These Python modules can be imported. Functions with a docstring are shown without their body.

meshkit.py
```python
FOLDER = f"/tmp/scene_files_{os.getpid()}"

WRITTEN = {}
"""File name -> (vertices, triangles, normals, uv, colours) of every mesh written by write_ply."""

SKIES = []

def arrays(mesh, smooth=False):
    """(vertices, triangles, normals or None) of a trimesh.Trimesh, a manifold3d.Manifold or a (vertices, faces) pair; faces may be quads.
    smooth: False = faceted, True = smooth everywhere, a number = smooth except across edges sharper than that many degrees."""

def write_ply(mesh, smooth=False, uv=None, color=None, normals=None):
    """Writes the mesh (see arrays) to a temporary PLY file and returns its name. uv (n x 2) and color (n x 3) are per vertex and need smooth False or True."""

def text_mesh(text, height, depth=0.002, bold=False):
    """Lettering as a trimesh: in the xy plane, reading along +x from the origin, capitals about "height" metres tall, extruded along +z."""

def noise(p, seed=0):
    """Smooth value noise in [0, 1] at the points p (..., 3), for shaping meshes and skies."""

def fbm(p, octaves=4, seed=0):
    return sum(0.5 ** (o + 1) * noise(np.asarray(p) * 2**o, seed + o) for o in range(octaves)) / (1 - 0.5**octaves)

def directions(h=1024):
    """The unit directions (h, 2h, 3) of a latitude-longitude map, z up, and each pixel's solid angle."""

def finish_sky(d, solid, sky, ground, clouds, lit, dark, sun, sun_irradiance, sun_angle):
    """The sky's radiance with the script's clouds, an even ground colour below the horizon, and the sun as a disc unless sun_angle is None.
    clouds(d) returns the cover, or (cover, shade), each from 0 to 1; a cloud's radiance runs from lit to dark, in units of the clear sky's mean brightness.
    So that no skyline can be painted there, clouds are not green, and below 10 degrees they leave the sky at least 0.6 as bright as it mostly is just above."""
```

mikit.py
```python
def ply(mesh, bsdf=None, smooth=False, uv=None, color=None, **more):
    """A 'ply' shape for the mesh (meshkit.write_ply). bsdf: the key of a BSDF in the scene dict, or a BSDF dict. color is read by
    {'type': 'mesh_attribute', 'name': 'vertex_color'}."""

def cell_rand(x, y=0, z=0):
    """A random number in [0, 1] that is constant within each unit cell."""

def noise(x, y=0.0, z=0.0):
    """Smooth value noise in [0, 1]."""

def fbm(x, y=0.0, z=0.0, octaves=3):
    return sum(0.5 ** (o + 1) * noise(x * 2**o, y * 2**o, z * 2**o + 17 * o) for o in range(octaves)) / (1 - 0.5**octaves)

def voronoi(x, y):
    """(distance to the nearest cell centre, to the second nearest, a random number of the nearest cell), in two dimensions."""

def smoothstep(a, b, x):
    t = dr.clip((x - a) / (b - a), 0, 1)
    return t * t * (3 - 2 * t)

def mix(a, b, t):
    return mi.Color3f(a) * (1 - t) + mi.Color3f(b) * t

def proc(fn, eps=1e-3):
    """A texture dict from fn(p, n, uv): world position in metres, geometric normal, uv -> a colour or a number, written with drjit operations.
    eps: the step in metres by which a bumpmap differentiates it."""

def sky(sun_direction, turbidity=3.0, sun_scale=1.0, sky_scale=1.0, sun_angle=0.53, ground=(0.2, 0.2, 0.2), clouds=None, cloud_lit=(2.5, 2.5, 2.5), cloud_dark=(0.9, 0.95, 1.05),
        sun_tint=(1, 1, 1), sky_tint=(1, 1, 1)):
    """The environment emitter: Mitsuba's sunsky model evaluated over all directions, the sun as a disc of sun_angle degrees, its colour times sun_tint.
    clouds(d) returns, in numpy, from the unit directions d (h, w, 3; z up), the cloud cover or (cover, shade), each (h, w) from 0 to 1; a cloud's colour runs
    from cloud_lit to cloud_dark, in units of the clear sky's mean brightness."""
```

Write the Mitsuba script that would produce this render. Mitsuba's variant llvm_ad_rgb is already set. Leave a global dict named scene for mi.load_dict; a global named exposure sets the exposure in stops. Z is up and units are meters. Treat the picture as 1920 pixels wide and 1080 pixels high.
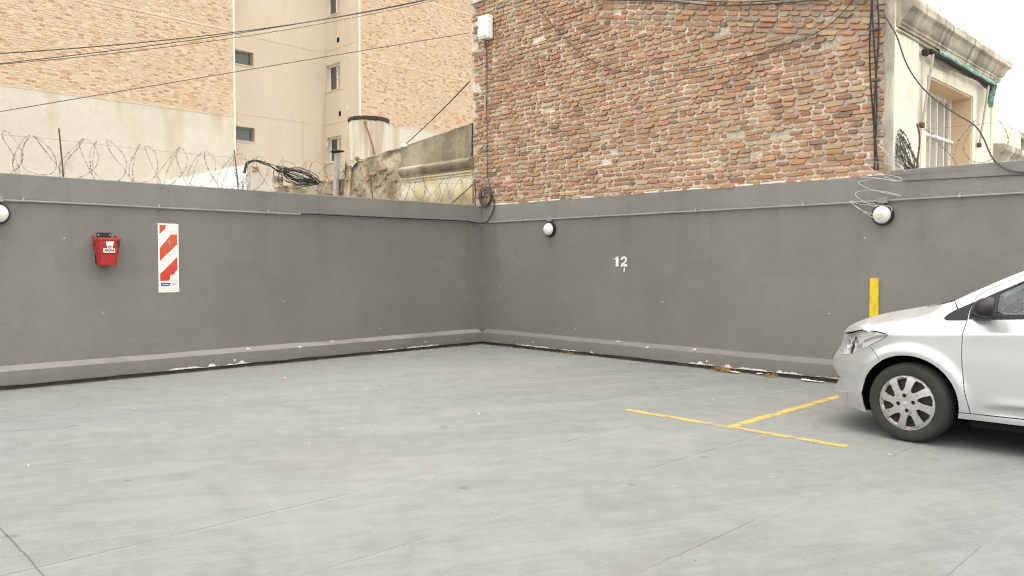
import math, numpy as np, trimesh, drjit as dr, mitsuba as mi, mikit, meshkit
from mikit import proc, noise, fbm, voronoi, cell_rand, smoothstep, mix
from shapely.geometry import Polygon, Point, box as sbox, LineString
from shapely import affinity, union_all

T = mi.ScalarTransform4f
rng = np.random.default_rng(7)
scene, labels = {}, {}

# ------------------------------------------------------------------ camera, sky, exposure
CAM = np.array([10.023, -9.044, 1.40])
FWD = np.array([-0.7157, 0.6977, -0.0320])
scene['camera'] = {'type': 'perspective', 'fov': 66.36, 'fov_axis': 'x', 'near_clip': 0.05, 'far_clip': 2000.0,
                   'to_world': T().look_at(origin=CAM.tolist(), target=(CAM + FWD).tolist(), up=[0, 0, 1])}
scene['sky'] = mikit.sky([0.15, -0.1, 1.0], turbidity=4, sun_scale=0.12, sun_angle=40, clouds=lambda d: (1.0 + 0 * d[..., 2], 0.55 * (1 - d[..., 2])),
                         cloud_lit=(2.5, 2.47, 2.40), cloud_dark=(1.15, 1.15, 1.12), ground=(0.25, 0.25, 0.24))
exposure = 3.2

# ------------------------------------------------------------------ helpers
def num(name):
    if name not in scene and not any(k.startswith(name + '__') for k in scene): return name
    i = 1
    while True:
        k = f'{name}_{i:03d}'
        if k not in scene and not any(q.startswith(k + '__') for q in scene): return k
        i += 1

def tag(key, label=None, cat=None, group=None, kind=None):
    d = labels.setdefault(key, {})
    for k, v in (('label', label), ('category', cat), ('group', group), ('kind', kind)):
        if v: d[k] = v

def obj(key, mesh, bsdf, smooth=False, label=None, cat=None, group=None, kind=None, uv=None, to_world=None):
    key = num(key)
    d = mikit.ply(mesh, bsdf, smooth=smooth, uv=uv)
    if to_world is not None: d['to_world'] = to_world
    scene[key] = d
    if label or kind or cat: tag(key, label, cat, group, kind)
    return key

def cat_(ms):
    ms = [m for m in ms if m is not None and len(m.faces)]
    off, V, Fs = 0, [], []
    for m in ms:
        V.append(np.asarray(m.vertices)); Fs.append(np.asarray(m.faces) + off); off += len(m.vertices)
    return trimesh.Trimesh(np.vstack(V), np.vstack(Fs), process=False)

def M(v, f):
    f = np.asarray(f, int)
    if f.shape[1] == 4: f = np.vstack([f[:, [0, 1, 2]], f[:, [0, 2, 3]]])
    return trimesh.Trimesh(np.asarray(v, float), f, process=False)

def box(x0, x1, y0, y1, z0, z1, b=0.0):
    if b <= 0:
        m = trimesh.creation.box((x1 - x0, y1 - y0, z1 - z0)); m.apply_translation(((x0 + x1) / 2, (y0 + y1) / 2, (z0 + z1) / 2)); return m
    P = []
    for x, sx in ((x0, 1), (x1, -1)):
        for y, sy in ((y0, 1), (y1, -1)):
            for z, sz in ((z0, 1), (z1, -1)):
                P += [(x, y + sy * b, z + sz * b), (x + sx * b, y, z + sz * b), (x + sx * b, y + sy * b, z)]
    return trimesh.convex.convex_hull(np.array(P))

def grid(P, flip=False):
    n, m = P.shape[:2]
    i, j = np.meshgrid(np.arange(n - 1), np.arange(m - 1), indexing='ij')
    a = (i * m + j).ravel()
    q = np.stack([a, a + m, a + m + 1, a + 1], 1)
    if flip: q = q[:, ::-1]
    return M(P.reshape(-1, 3), q)

def tube(pts, r, sides=6, closed=False, caps=True):
    p = np.asarray(pts, float); n = len(p)
    t = (np.roll(p, -1, 0) - np.roll(p, 1, 0)) if closed else np.gradient(p, axis=0)
    t /= np.linalg.norm(t, axis=1, keepdims=True) + 1e-12
    a = np.cross(t[0], [0, 0, 1.0] if abs(t[0][2]) < .9 else [1.0, 0, 0]); a /= np.linalg.norm(a)
    A = [a]
    for k in range(1, n):
        a = a - t[k] * np.dot(a, t[k]); a /= np.linalg.norm(a) + 1e-12; A.append(a)
    A = np.array(A); B = np.cross(t, A)
    ang = np.arange(sides) * 2 * np.pi / sides
    R = np.broadcast_to(np.asarray(r, float), (n,))
    V = p[:, None] + R[:, None, None] * (np.cos(ang)[None, :, None] * A[:, None] + np.sin(ang)[None, :, None] * B[:, None])
    V = V.reshape(-1, 3)
    i, j = np.meshgrid(np.arange(n if closed else n - 1), np.arange(sides), indexing='ij')
    i2 = (i + 1) % n
    q = np.stack([i * sides + j, i * sides + (j + 1) % sides, i2 * sides + (j + 1) % sides, i2 * sides + j], -1).reshape(-1, 4)
    f = np.vstack([q[:, [0, 1, 2]], q[:, [0, 2, 3]]])
    if caps and not closed:
        V = np.vstack([V, p[:1], p[-1:]]); c0, c1 = len(V) - 2, len(V) - 1
        j = np.arange(sides)
        f = np.vstack([f, np.stack([j * 0 + c0, (j + 1) % sides, j], 1), np.stack([j * 0 + c1, (n - 1) * sides + j, (n - 1) * sides + (j + 1) % sides], 1)])
    return trimesh.Trimesh(V, f, process=False)

def spline(pts, n=40):
    from scipy.interpolate import CubicSpline
    p = np.asarray(pts, float)
    s = np.r_[0, np.cumsum(np.linalg.norm(np.diff(p, axis=0), axis=1) ** .5)]
    return CubicSpline(s, p)(np.linspace(0, s[-1], n))

def sag(a, b, d, n=40):
    t = np.linspace(0, 1, n)[:, None]
    p = np.array(a) * (1 - t) + np.array(b) * t
    p[:, 2] -= d * 4 * (t * (1 - t))[:, 0]
    return p

def lathe(prof, n=32, axis='z'):
    """prof: (r, h) list; revolve about z."""
    prof = np.asarray(prof, float); a = np.arange(n) * 2 * np.pi / n
    V = np.stack([prof[:, 0, None] * np.cos(a), prof[:, 0, None] * np.sin(a), np.repeat(prof[:, 1, None], n, 1)], -1)
    m = len(prof); i, j = np.meshgrid(np.arange(m - 1), np.arange(n), indexing='ij')
    q = np.stack([i * n + j, i * n + (j + 1) % n, (i + 1) * n + (j + 1) % n, (i + 1) * n + j], -1).reshape(-1, 4)
    return M(V.reshape(-1, 3), q)

def extrude(poly, h, z0=0.0):
    ms = []
    for g in getattr(poly, 'geoms', [poly]):
        if g.geom_type != 'Polygon' or g.area < 1e-9: continue
        m = trimesh.creation.extrude_polygon(g, h, engine='earcut'); m.apply_translation((0, 0, z0)); ms.append(m)
    return cat_(ms)

def onto(mesh, origin, ex, ey, ez):
    """maps local xyz axes to the given world axes."""
    Mx = np.eye(4); Mx[:3, 0], Mx[:3, 1], Mx[:3, 2], Mx[:3, 3] = ex, ey, ez, origin
    m = mesh.copy(); m.apply_transform(Mx)
    return m
RIGHT_WALL = dict(ex=(1, 0, 0), ey=(0, 0, 1), ez=(0, -1, 0))     # reading along +x on a face that looks to -y
LEFT_WALL = dict(ex=(0, 1, 0), ey=(0, 0, 1), ez=(1, 0, 0))       # reading along +y on a face that looks to +x

# ------------------------------------------------------------------ materials
def mat(key, col, rough=0.7, metal=0.0, spec=0.4, bump=None, bscale=1.0, coat=0.0, eps=2e-3, two=True, **kw):
    b = {'type': 'principled', 'base_color': col if isinstance(col, dict) else {'type': 'rgb', 'value': list(col)},
         'roughness': rough if isinstance(rough, dict) else float(rough), 'metallic': float(metal), 'specular': float(spec)}
    if coat: b['clearcoat'] = float(coat); b['clearcoat_gloss'] = kw.pop('gloss', .95)
    b.update(kw)
    if bump is not None: b = {'type': 'bumpmap', 'scale': bscale, 'arbitrary': proc(bump, eps), 'bsdf': b}
    scene[key] = {'type': 'twosided', 'bsdf': b} if two else b
    return key

def rgb(t): return mi.Color3f(*t)

def f_floor(p, n, uv):
    x, y = p.x, p.y
    u, v = .42 * x + .91 * y, .91 * x - .42 * y            # along and across the brush strokes
    a = fbm(x * .45, y * .45, 3, octaves=4)
    c = mix((.154, .162, .160), (.166, .173, .170), smoothstep(.3, .7, a))
    st = fbm(u * .9, v * 7, 1, octaves=4); st2 = noise(u * 2.6, v * 42, 5); st3 = noise(u * 6, v * 110, 2)
    c = c * (1 + 0.09 * (st - .5) + .08 * (st2 - .5) + .07 * (st3 - .5))
    c = c * (1 + .11 * (noise(x * 95, y * 95, 0) - .5) + .20 * (fbm(x * 9, y * 9, 8, octaves=4) - .5))
    warm = smoothstep(.52, .78, fbm(x * .6 + 7, y * .5 - 3, 11, octaves=3))
    c = mix(c, c * rgb((1.05, 1.0, .90)), warm * .2)
    scuff = smoothstep(.60, .70, fbm(u * 1.6 + 3, v * 2.2, 9, octaves=5))
    c = c * (1 - .05 * scuff)
    pale = smoothstep(.60, .68, fbm(u * 1.1 + 30, v * 3.1, 4, octaves=5))
    c = mix(c, mi.Color3f(.205, .21, .207), pale * .28)
    # faint joints between the floor bays and a few cracks
    w = .02 * (fbm(x * 1.3, y * 1.3, 2, octaves=3) - .5) + .004 * noise(x * 14, y * 14, 3)
    j = mi.Float(0); ridge = mi.Float(0)
    for x0, s in ((3.93, .4), (4.93, .45), (5.95, 1.0), (6.885, .8), (7.92, .7), (8.9, .5)):
        d = dr.abs(x + w - x0)
        g = smoothstep(.50, .72, noise(y * 1.1 + x0 * 13, x0, 0)) * .85 + .10
        j = dr.maximum(j, s * g * smoothstep(.007, .001, d)); ridge = dr.maximum(ridge, s * smoothstep(.03, .012, dr.abs(x + w - x0 - .02)))
    for y0, s in ((-8.12, .8), (-4.02, .25)):
        d = dr.abs(y + w - y0)
        j = dr.maximum(j, s * (smoothstep(.45, .66, noise(x * .9 + y0, 3, 0)) * .85 + .12) * smoothstep(.009, .001, d))
    c = c * (1 - .58 * j) * (1 + .06 * ridge)
    for cx_, cy_, R, wd, k in ((4.2, -12.5, 7.3, .10, -.07), (4.2, -12.5, 7.55, .06, .05), (4.2, -12.5, 5.6, .10, -.06), (4.2, -12.5, 5.85, .05, .05), (12.5, -13.5, 8.2, .10, -.07), (12.5, -13.5, 6.6, .09, -.06)):
        r = dr.sqrt(dr.square(x - cx_) + dr.square(y - cy_))
        c = c * (1 + k * smoothstep(wd, 0, dr.abs(r - R)) * smoothstep(.35, .6, noise(x * 1.5, y * 1.5, R)) * (.5 + noise(x * 20, y * 20, 3)))
    v1 = voronoi(x * 1.3, y * 1.3 + 7)                                                # a few old drips
    c = c * (1 - .30 * smoothstep(.085, .03, v1[0] + .05 * noise(x * 30, y * 30, 1)) * dr.select(v1[2] > .80, 1., 0.))
    vv = voronoi(x * 3.1 + 5 * y, y * 5.0)
    c = mix(c, mi.Color3f(.36, .36, .35), smoothstep(.035, .01, vv[0]) * dr.select(vv[2] > .982, .8, 0.))
    v2 = voronoi(x * 4.0, y * 4.0 + 3)
    c = mix(c, mi.Color3f(.05, .05, .05), smoothstep(.03, .012, v2[0]) * dr.select(v2[2] > .92, .7, 0.))
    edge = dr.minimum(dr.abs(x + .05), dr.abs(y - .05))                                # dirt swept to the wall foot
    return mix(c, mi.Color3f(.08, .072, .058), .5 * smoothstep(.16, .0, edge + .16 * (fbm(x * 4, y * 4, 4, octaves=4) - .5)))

def b_floor(p, n, uv):
    x, y = p.x, p.y
    return .004 * fbm(x * 3, y * 3, 1, octaves=3) + .0016 * fbm(x * 40, y * 26, 2, octaves=3)
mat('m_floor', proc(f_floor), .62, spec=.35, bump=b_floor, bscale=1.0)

def f_wall(p, n, uv):
    u, z = p.x - p.y, p.z
    a = fbm(u * .55, z * .7, 2, octaves=4)
    c = mix((.154, .149, .138), (.170, .167, .155), smoothstep(.3, .72, a))
    c = c * (1 + .13 * smoothstep(2.07, 2.10, z + .012 * fbm(u * 2, 5, 1)))          # paler above the conduit
    st = fbm(u * 2.6, z * .35, 6, octaves=3)
    c = c * (1 + .12 * (st - .5)) * (1 + .07 * (noise(u * 45, z * 45, 1) - .5))
    blot = smoothstep(.62, .75, fbm(u * 1.3 + 9, z * 1.6, 5, octaves=4))
    c = c * (1 - .08 * blot)
    drip = smoothstep(.62, .74, fbm(u * 6.5, z * .22 + 5, 8, octaves=4)) * smoothstep(1.0, 2.1, z)
    c = c * (1 - .07 * drip)
    patch_ = smoothstep(.50, .52, fbm(u * .75 + 2, z * 1.1 + 1, 12, octaves=3))
    c = c * (1 + .045 * (patch_ - .5)) * (1 + .08 * (fbm(u * 11, z * 11, 7, octaves=3) - .5))
    splash = smoothstep(.62, .30, z + .35 * (fbm(u * 2.4, z * 2.0, 3, octaves=4) - .5))
    c = mix(c, mi.Color3f(.170, .155, .135), .35 * splash)
    top = smoothstep(2.36, 2.40, z + .02 * (fbm(u * 5, 1, 1) - .5))
    c = mix(c, mi.Color3f(.17, .165, .15), .35 * top)
    v = voronoi(u * 1.7 + 3, z * 1.9)
    r = .012 + .018 * noise(u * 30, z * 30, 3)
    c = mix(c, mi.Color3f(.42, .42, .40), smoothstep(r, r * .5, v[0]) * dr.select(v[2] > .92, .8, 0.))
    # a faint seam of old render a hand above the plinth
    s = dr.abs(z - .42 - .02 * fbm(u * 1.4, 0, 2))
    return c * (1 + .12 * smoothstep(.006, .001, s) * smoothstep(.35, .6, noise(u * 1.2, 4, 1)))
def b_wall(p, n, uv):
    u, z = p.x - p.y, p.z
    return .010 * fbm(u * 1.4, z * 1.4, 3, octaves=3) + .0035 * fbm(u * 28, z * 28, 1, octaves=2)
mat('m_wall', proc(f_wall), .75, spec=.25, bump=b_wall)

def f_plinth(p, n, uv):
    u, z = p.x - p.y, p.z
    c = mix((.142, .136, .126), (.178, .172, .160), fbm(u * .8, z * 3, 2, octaves=4)) * (1 + .1 * (noise(u * 30, z * 30, 1) - .5))
    c = mix(c, mi.Color3f(.235, .228, .216), .85 * smoothstep(.3, .8, n.z) * smoothstep(.25, .55, fbm(u * 2.4, z * 6, 9, octaves=3)))     # paler on the sloping top
    h = .030 + .020 * smoothstep(.38, .75, fbm(u * 4.1, 3, 1, octaves=5)) + .030 * smoothstep(.66, .8, fbm(u * 5.3, 8, 1, octaves=4)) + .020 * (noise(u * 26, 1, 2) - .3)
    gate = smoothstep(.40, .47, fbm(u * .62 + 4.1, 7, 3, octaves=2) + .16 * smoothstep(-.5, 2.5, p.x - .3))
    peel = smoothstep(.004, -.004, z - h - .012) * gate
    v = voronoi(u * 4.3 + 1, z * 6)
    chip = smoothstep(.075, .045, v[0] + .11 * (noise(u * 60, z * 60, 3) - .5)) * dr.select(v[2] > .90, .9, 0.)
    return mix(c, mi.Color3f(.62, .61, .58), dr.maximum(peel, chip))
mat('m_plinth', proc(f_plinth), .75, spec=.25, bump=b_wall)

def f_bricks(p, n, uv):
    t, d = uv.x, uv.y
    c = mi.Color3f(.38, .21, .12)
    for k, (a, col) in enumerate(((.22, (.345, .18, .10)), (.42, (.40, .235, .135)), (.52, (.27, .15, .10)), (.62, (.42, .29, .175)), (.86, (.36, .21, .125)), (.93, (.17, .12, .095)), (.965, (.40, .335, .245)))):
        c = dr.select(t > a, mi.Color3f(*col), c)
    c = mix(c, mi.Color3f(.355, .215, .138), .27)
    g = fbm(p.x * 16, p.z * 22, p.y * 16 + t * 9, octaves=4)
    c = c * (.80 + .42 * g) * (1 + .30 * (noise(p.x * 90, p.z * 90, 3) - .5))
    grime = smoothstep(.5, .78, fbm(p.x * 5 + 3, p.z * 6, t * 31, octaves=4))
    c = mix(c, mi.Color3f(.34, .28, .205), grime * .35)
    return mix(c, mi.Color3f(.27, .225, .175), d * (.55 + .4 * g))
mat('m_bricks', proc(f_bricks), .9, spec=.15)

def f_mortar(p, n, uv):
    a = fbm(p.x * 3, p.z * 4, 2, octaves=4); b = noise(p.x * 55, p.z * 55, 6)
    c = mix((.43, .38, .30), (.58, .525, .435), smoothstep(.3, .7, a)) * (.8 + .4 * b)
    dark = smoothstep(4.15, 4.9, p.z + .225 * (p.x - 2.5) * smoothstep(1., 4., p.x)) * smoothstep(3., 6., p.x)
    return mix(c, c * rgb((.62, .61, .58)), dark * .8)
mat('m_mortar', proc(f_mortar), .95, spec=.1, bump=lambda p, n, uv: .006 * fbm(p.x * 40, p.z * 40, p.y * 40, octaves=3))

def f_apbrick(p, n, uv):
    t = uv.x
    c = mix((.56, .44, .318), (.53, .392, .265), t)
    c = dr.select(t > .80, mi.Color3f(.47, .31, .20), c)
    c = dr.select(t > .93, mi.Color3f(.38, .235, .15), c)
    return c * (.85 + .3 * fbm(p.y * 6, p.z * 12, t * 9, octaves=3))
mat('m_apbrick', proc(f_apbrick), .9, spec=.1)
mat('m_apmortar', proc(lambda p, n, uv: mix((.51, .405, .285), (.59, .48, .355), fbm(p.y * 1.2, p.z * 2.0, 1, octaves=4)) * (.9 + .2 * noise(p.y * 20, p.z * 20, 0))), .9, spec=.1)

def f_plaster(p, n, uv):
    u = p.x + p.y
    c = mix((.57, .495, .39), (.64, .57, .465), fbm(u * .35, p.z * .35, 2, octaves=4))
    c = c * (1 + .08 * (fbm(u * 3, p.z * .5, 4, octaves=3) - .5)) * (1 + .05 * (noise(u * 22, p.z * 22, 1) - .5))
    st = smoothstep(.6, .78, fbm(u * 2.2, p.z * .16 + 3, 9, octaves=3))
    return mix(c, c * rgb((.80, .74, .66)), st * .5)
mat('m_plaster', proc(f_plaster), .85, spec=.15)

def f_stained(p, n, uv):
    u = p.x + p.y
    c = mix((.49, .45, .37), (.57, .53, .445), fbm(u * .6, p.z * .6, 2, octaves=4)) * (1 + .08 * (noise(u * 14, p.z * 14, 1) - .5))
    st = smoothstep(.50, .75, fbm(u * 1.7, p.z * .12 + 3, 9, octaves=3)) * smoothstep(3.2, 6.2, p.z)
    c = mix(c, mi.Color3f(.42, .33, .215), st * .65)
    bl = smoothstep(.58, .72, fbm(u * 1.1, p.z * 1.3, 7, octaves=5)) * smoothstep(5.6, 3.5, p.z)
    return mix(c, mi.Color3f(.40, .34, .25), bl * .5)
mat('m_stained', proc(f_stained), .9, spec=.1, bump=lambda p, n, uv: .03 * fbm((p.x + p.y) * 2.5, p.z * 2.5, 3, octaves=4), eps=5e-3)

def f_facade(p, n, uv):
    u = p.x + p.y
    c = mix((.62, .58, .47), (.70, .665, .555), fbm(u * 1.1, p.z * .8, 2, octaves=4))
    st = smoothstep(.48, .74, fbm(u * 5.5, p.z * .35, 9, octaves=4)) * smoothstep(3.0, 4.2, p.z)
    c = mix(c, mi.Color3f(.36, .31, .235), st * .6)
    bl = smoothstep(.60, .75, fbm(u * 3.0, p.z * 3.0, 7, octaves=4))
    return mix(c, mi.Color3f(.50, .44, .34), bl * .45)
mat('m_facade', proc(f_facade), .85, spec=.15, bump=lambda p, n, uv: .006 * fbm((p.x + p.y) * 9, p.z * 9, 3, octaves=3))
mat('m_reveal', proc(lambda p, n, uv: mix((.58, .42, .27), (.66, .52, .36), fbm(p.y * 2 + p.x * 2, p.z * 2, 1, octaves=3))), .8, spec=.15)

def f_cornice(p, n, uv):
    u = p.y + p.x
    a = fbm(u * 3.0, p.z * 5, 1, octaves=4)
    c = mix((.34, .305, .24), (.53, .49, .405), smoothstep(.32, .66, a))
    st = smoothstep(.5, .7, fbm(u * 7, p.z * .8, 6, octaves=4))
    return mix(c, mi.Color3f(.16, .14, .11), st * .6)
mat('m_cornice', proc(f_cornice), .9, spec=.1, bump=lambda p, n, uv: .012 * fbm((p.x + p.y) * 10, p.z * 10, 3, octaves=4))

def f_stucco(p, n, uv):
    a = fbm(p.x * 1.5, p.z * 2.2, 2, octaves=5)
    c = mix((.175, .15, .105), (.34, .30, .225), smoothstep(.28, .72, a))
    st = smoothstep(.45, .72, fbm(p.x * 8, p.z * .7, 5, octaves=3))
    return mix(c, mi.Color3f(.33, .28, .19), st * .35) * (.85 + .3 * noise(p.x * 50, p.z * 50, 2))
mat('m_stucco', proc(f_stucco), .95, spec=.1, bump=lambda p, n, uv: .012 * fbm(p.x * 12, p.z * 12, p.y * 12, octaves=4))

def f_yellowwall(p, n, uv):
    a = fbm(p.x * 2.6, p.z * 3.4, 2, octaves=4)
    c = mix((.60, .51, .29), (.62, .57, .45), smoothstep(.36, .58, a))
    lo = smoothstep(2.78, 2.52, p.z + .35 * (fbm(p.x * 6, p.z * 4, 4, octaves=5) - .5))
    return mix(c, mi.Color3f(.26, .20, .12), lo * .75)
mat('m_yellowwall', proc(f_yellowwall), .9, spec=.1)

def f_ruin(p, n, uv):
    a = fbm(p.x * 2.8, p.z * 3.2, p.y * 3, octaves=5)
    c = mix((.20, .155, .10), (.46, .40, .29), smoothstep(.30, .68, a)) * (.75 + .5 * noise(p.x * 40, p.z * 40, 3))
    d = smoothstep(.60, .74, fbm(p.x * 5 + 8, p.z * 5, 7, octaves=4))
    return mix(c, mi.Color3f(.10, .078, .058), d * .6)
mat('m_ruin', proc(f_ruin), .95, spec=.08, bump=lambda p, n, uv: .03 * fbm(p.x * 16, p.z * 16, p.y * 16, octaves=4))

def f_white(p, n, uv):
    a = smoothstep(.5, .72, fbm(p.x * 1.4, p.z * 1.2, 2, octaves=5))
    return mix((.78, .78, .77), (.36, .31, .23), a * smoothstep(-11.0, -9.4, p.x))
mat('m_whitewall', proc(f_white), .85, spec=.15)

def f_tank(p, n, uv):
    ang = dr.atan2(p.y - 1.75, p.x + 6.0)
    st = smoothstep(.45, .72, fbm(ang * 3.3, p.z * .6, 3, octaves=4))
    c = mix((.60, .555, .46), (.47, .41, .31), st)
    c = c * (.9 + .2 * fbm(ang * 4, p.z * 3, 8, octaves=3))
    tar = smoothstep(.02, -.02, 4.80 - p.z + .09 * (fbm(ang * 5 + 2, 1, 1, octaves=4) - .5) - .02)
    return mix(c, mi.Color3f(.035, .03, .028), tar)
mat('m_tank', proc(f_tank), .85, spec=.2)

def f_line(p, n, uv):
    w = smoothstep(.57, .72, fbm(p.x * 8 + p.y * 5, p.y * 17 - p.x * 3, 3, octaves=5))
    c = mix((.42, .295, .058), (.35, .25, .065), fbm(p.x * 12, p.y * 12, 1, octaves=3))
    scr = smoothstep(.68, .76, fbm(p.x * 3 + 12 * p.y, p.y * 9 + 11, 5, octaves=3))
    return mix(mix(c, mi.Color3f(.165, .16, .14), w * .85), mi.Color3f(.155, .16, .155), scr * .9)
mat('m_line', proc(f_line), .7, spec=.3)

mat('m_ground', (.20, .19, .17), .95, spec=.1)
mat('m_steel', (.30, .295, .28), .5, metal=.6)
mat('m_conduit', proc(lambda p, n, uv: mix((.16, .16, .15), (.27, .265, .25), fbm(p.x * 6, p.y * 6, p.z * 6, octaves=3))), .55, spec=.4)
mat('m_rust', proc(lambda p, n, uv: mix((.08, .05, .035), (.17, .10, .06), fbm(p.x * 18, p.y * 18, p.z * 18, octaves=3))), .9, spec=.1)
mat('m_razor', (.20, .19, .17), .55, metal=.5)
mat('m_razor_dark', (.085, .08, .075), .6, metal=.3)
mat('m_razor_bright', (.50, .49, .46), .42, metal=.5)
mat('m_cable', (.022, .022, .024), .55)
mat('m_cable_grey', (.07, .065, .06), .7)
mat('m_black', (.018, .018, .018), .5)
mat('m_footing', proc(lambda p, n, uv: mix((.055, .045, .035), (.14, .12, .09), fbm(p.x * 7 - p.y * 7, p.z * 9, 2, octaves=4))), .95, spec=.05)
mat('m_dark', (.03, .028, .026), .9, spec=.1)
mat('m_whiteplastic', (.78, .78, .76), .4)
mat('m_lampglass', proc(lambda p, n, uv: mix((.70, .695, .64), (.58, .57, .51), smoothstep(.55, .75, fbm(p.x * 14, p.y * 14, p.z * 14, octaves=3)))), .28, spec=.5)
mat('m_red', proc(lambda p, n, uv: mix((.38, .020, .017), (.33, .017, .014), fbm(p.y * 9, p.z * 9, p.x * 9, octaves=3))), .38, spec=.5)
mat('m_signwhite', (.74, .73, .67), .45)
mat('m_signred', proc(lambda p, n, uv: mix((.52, .085, .030), (.48, .040, .024), smoothstep(1.75, 1.2, p.z + .2 * (fbm(p.y * 9, p.z * 9, 2) - .5)))), .45)
mat('m_signblue', (.045, .07, .20), .45)
mat('m_signgrey', (.38, .38, .40), .5)
mat('m_signpink', (.66, .36, .30), .5)
mat('m_numberwhite', proc(lambda p, n, uv: mix((.62, .62, .60), (.30, .30, .29), smoothstep(.60, .72, fbm(p.x * 22, p.z * 22, 4, octaves=3)))), .7)
mat('m_yellow', proc(lambda p, n, uv: mix((.62, .45, .010), (.50, .36, .025), smoothstep(.55, .75, fbm(p.x * 20, p.z * 12, 3, octaves=4)))), .5)
mat('m_frame', (.72, .72, .70), .5)
mat('m_bead', (.63, .59, .50), .7)
mat('m_pane', (.075, .085, .08), .12, spec=.6)
mat('m_blind', (.36, .33, .27), .6)
mat('m_curtain', (.50, .42, .34), .9)
mat('m_green', proc(lambda p, n, uv: mix((.12, .27, .215), (.27, .38, .32), smoothstep(.45, .7, fbm(p.x * 12, p.y * 12, p.z * 12, octaves=4)))), .9)
mat('m_valance', (.17, .155, .125), .9)
mat('m_ventpipe', proc(lambda p, n, uv: mix((.30, .285, .245), (.42, .40, .35), fbm(p.x * 9, p.y * 9, p.z * 5, octaves=4))), .6)
mat('m_wood', proc(lambda p, n, uv: mix((.30, .28, .24), (.42, .40, .34), fbm(p.x * 20, p.y * 20, p.z * 2, octaves=3))), .85)
mat('m_pipe_red', (.28, .12, .075), .8)
mat('m_tarpaper', (.04, .036, .033), .9)
mat('m_leaf', (.12, .17, .04), .7)
mat('m_drygrass', (.34, .22, .09), .9)
mat('m_paper', (.62, .58, .50), .85)

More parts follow.
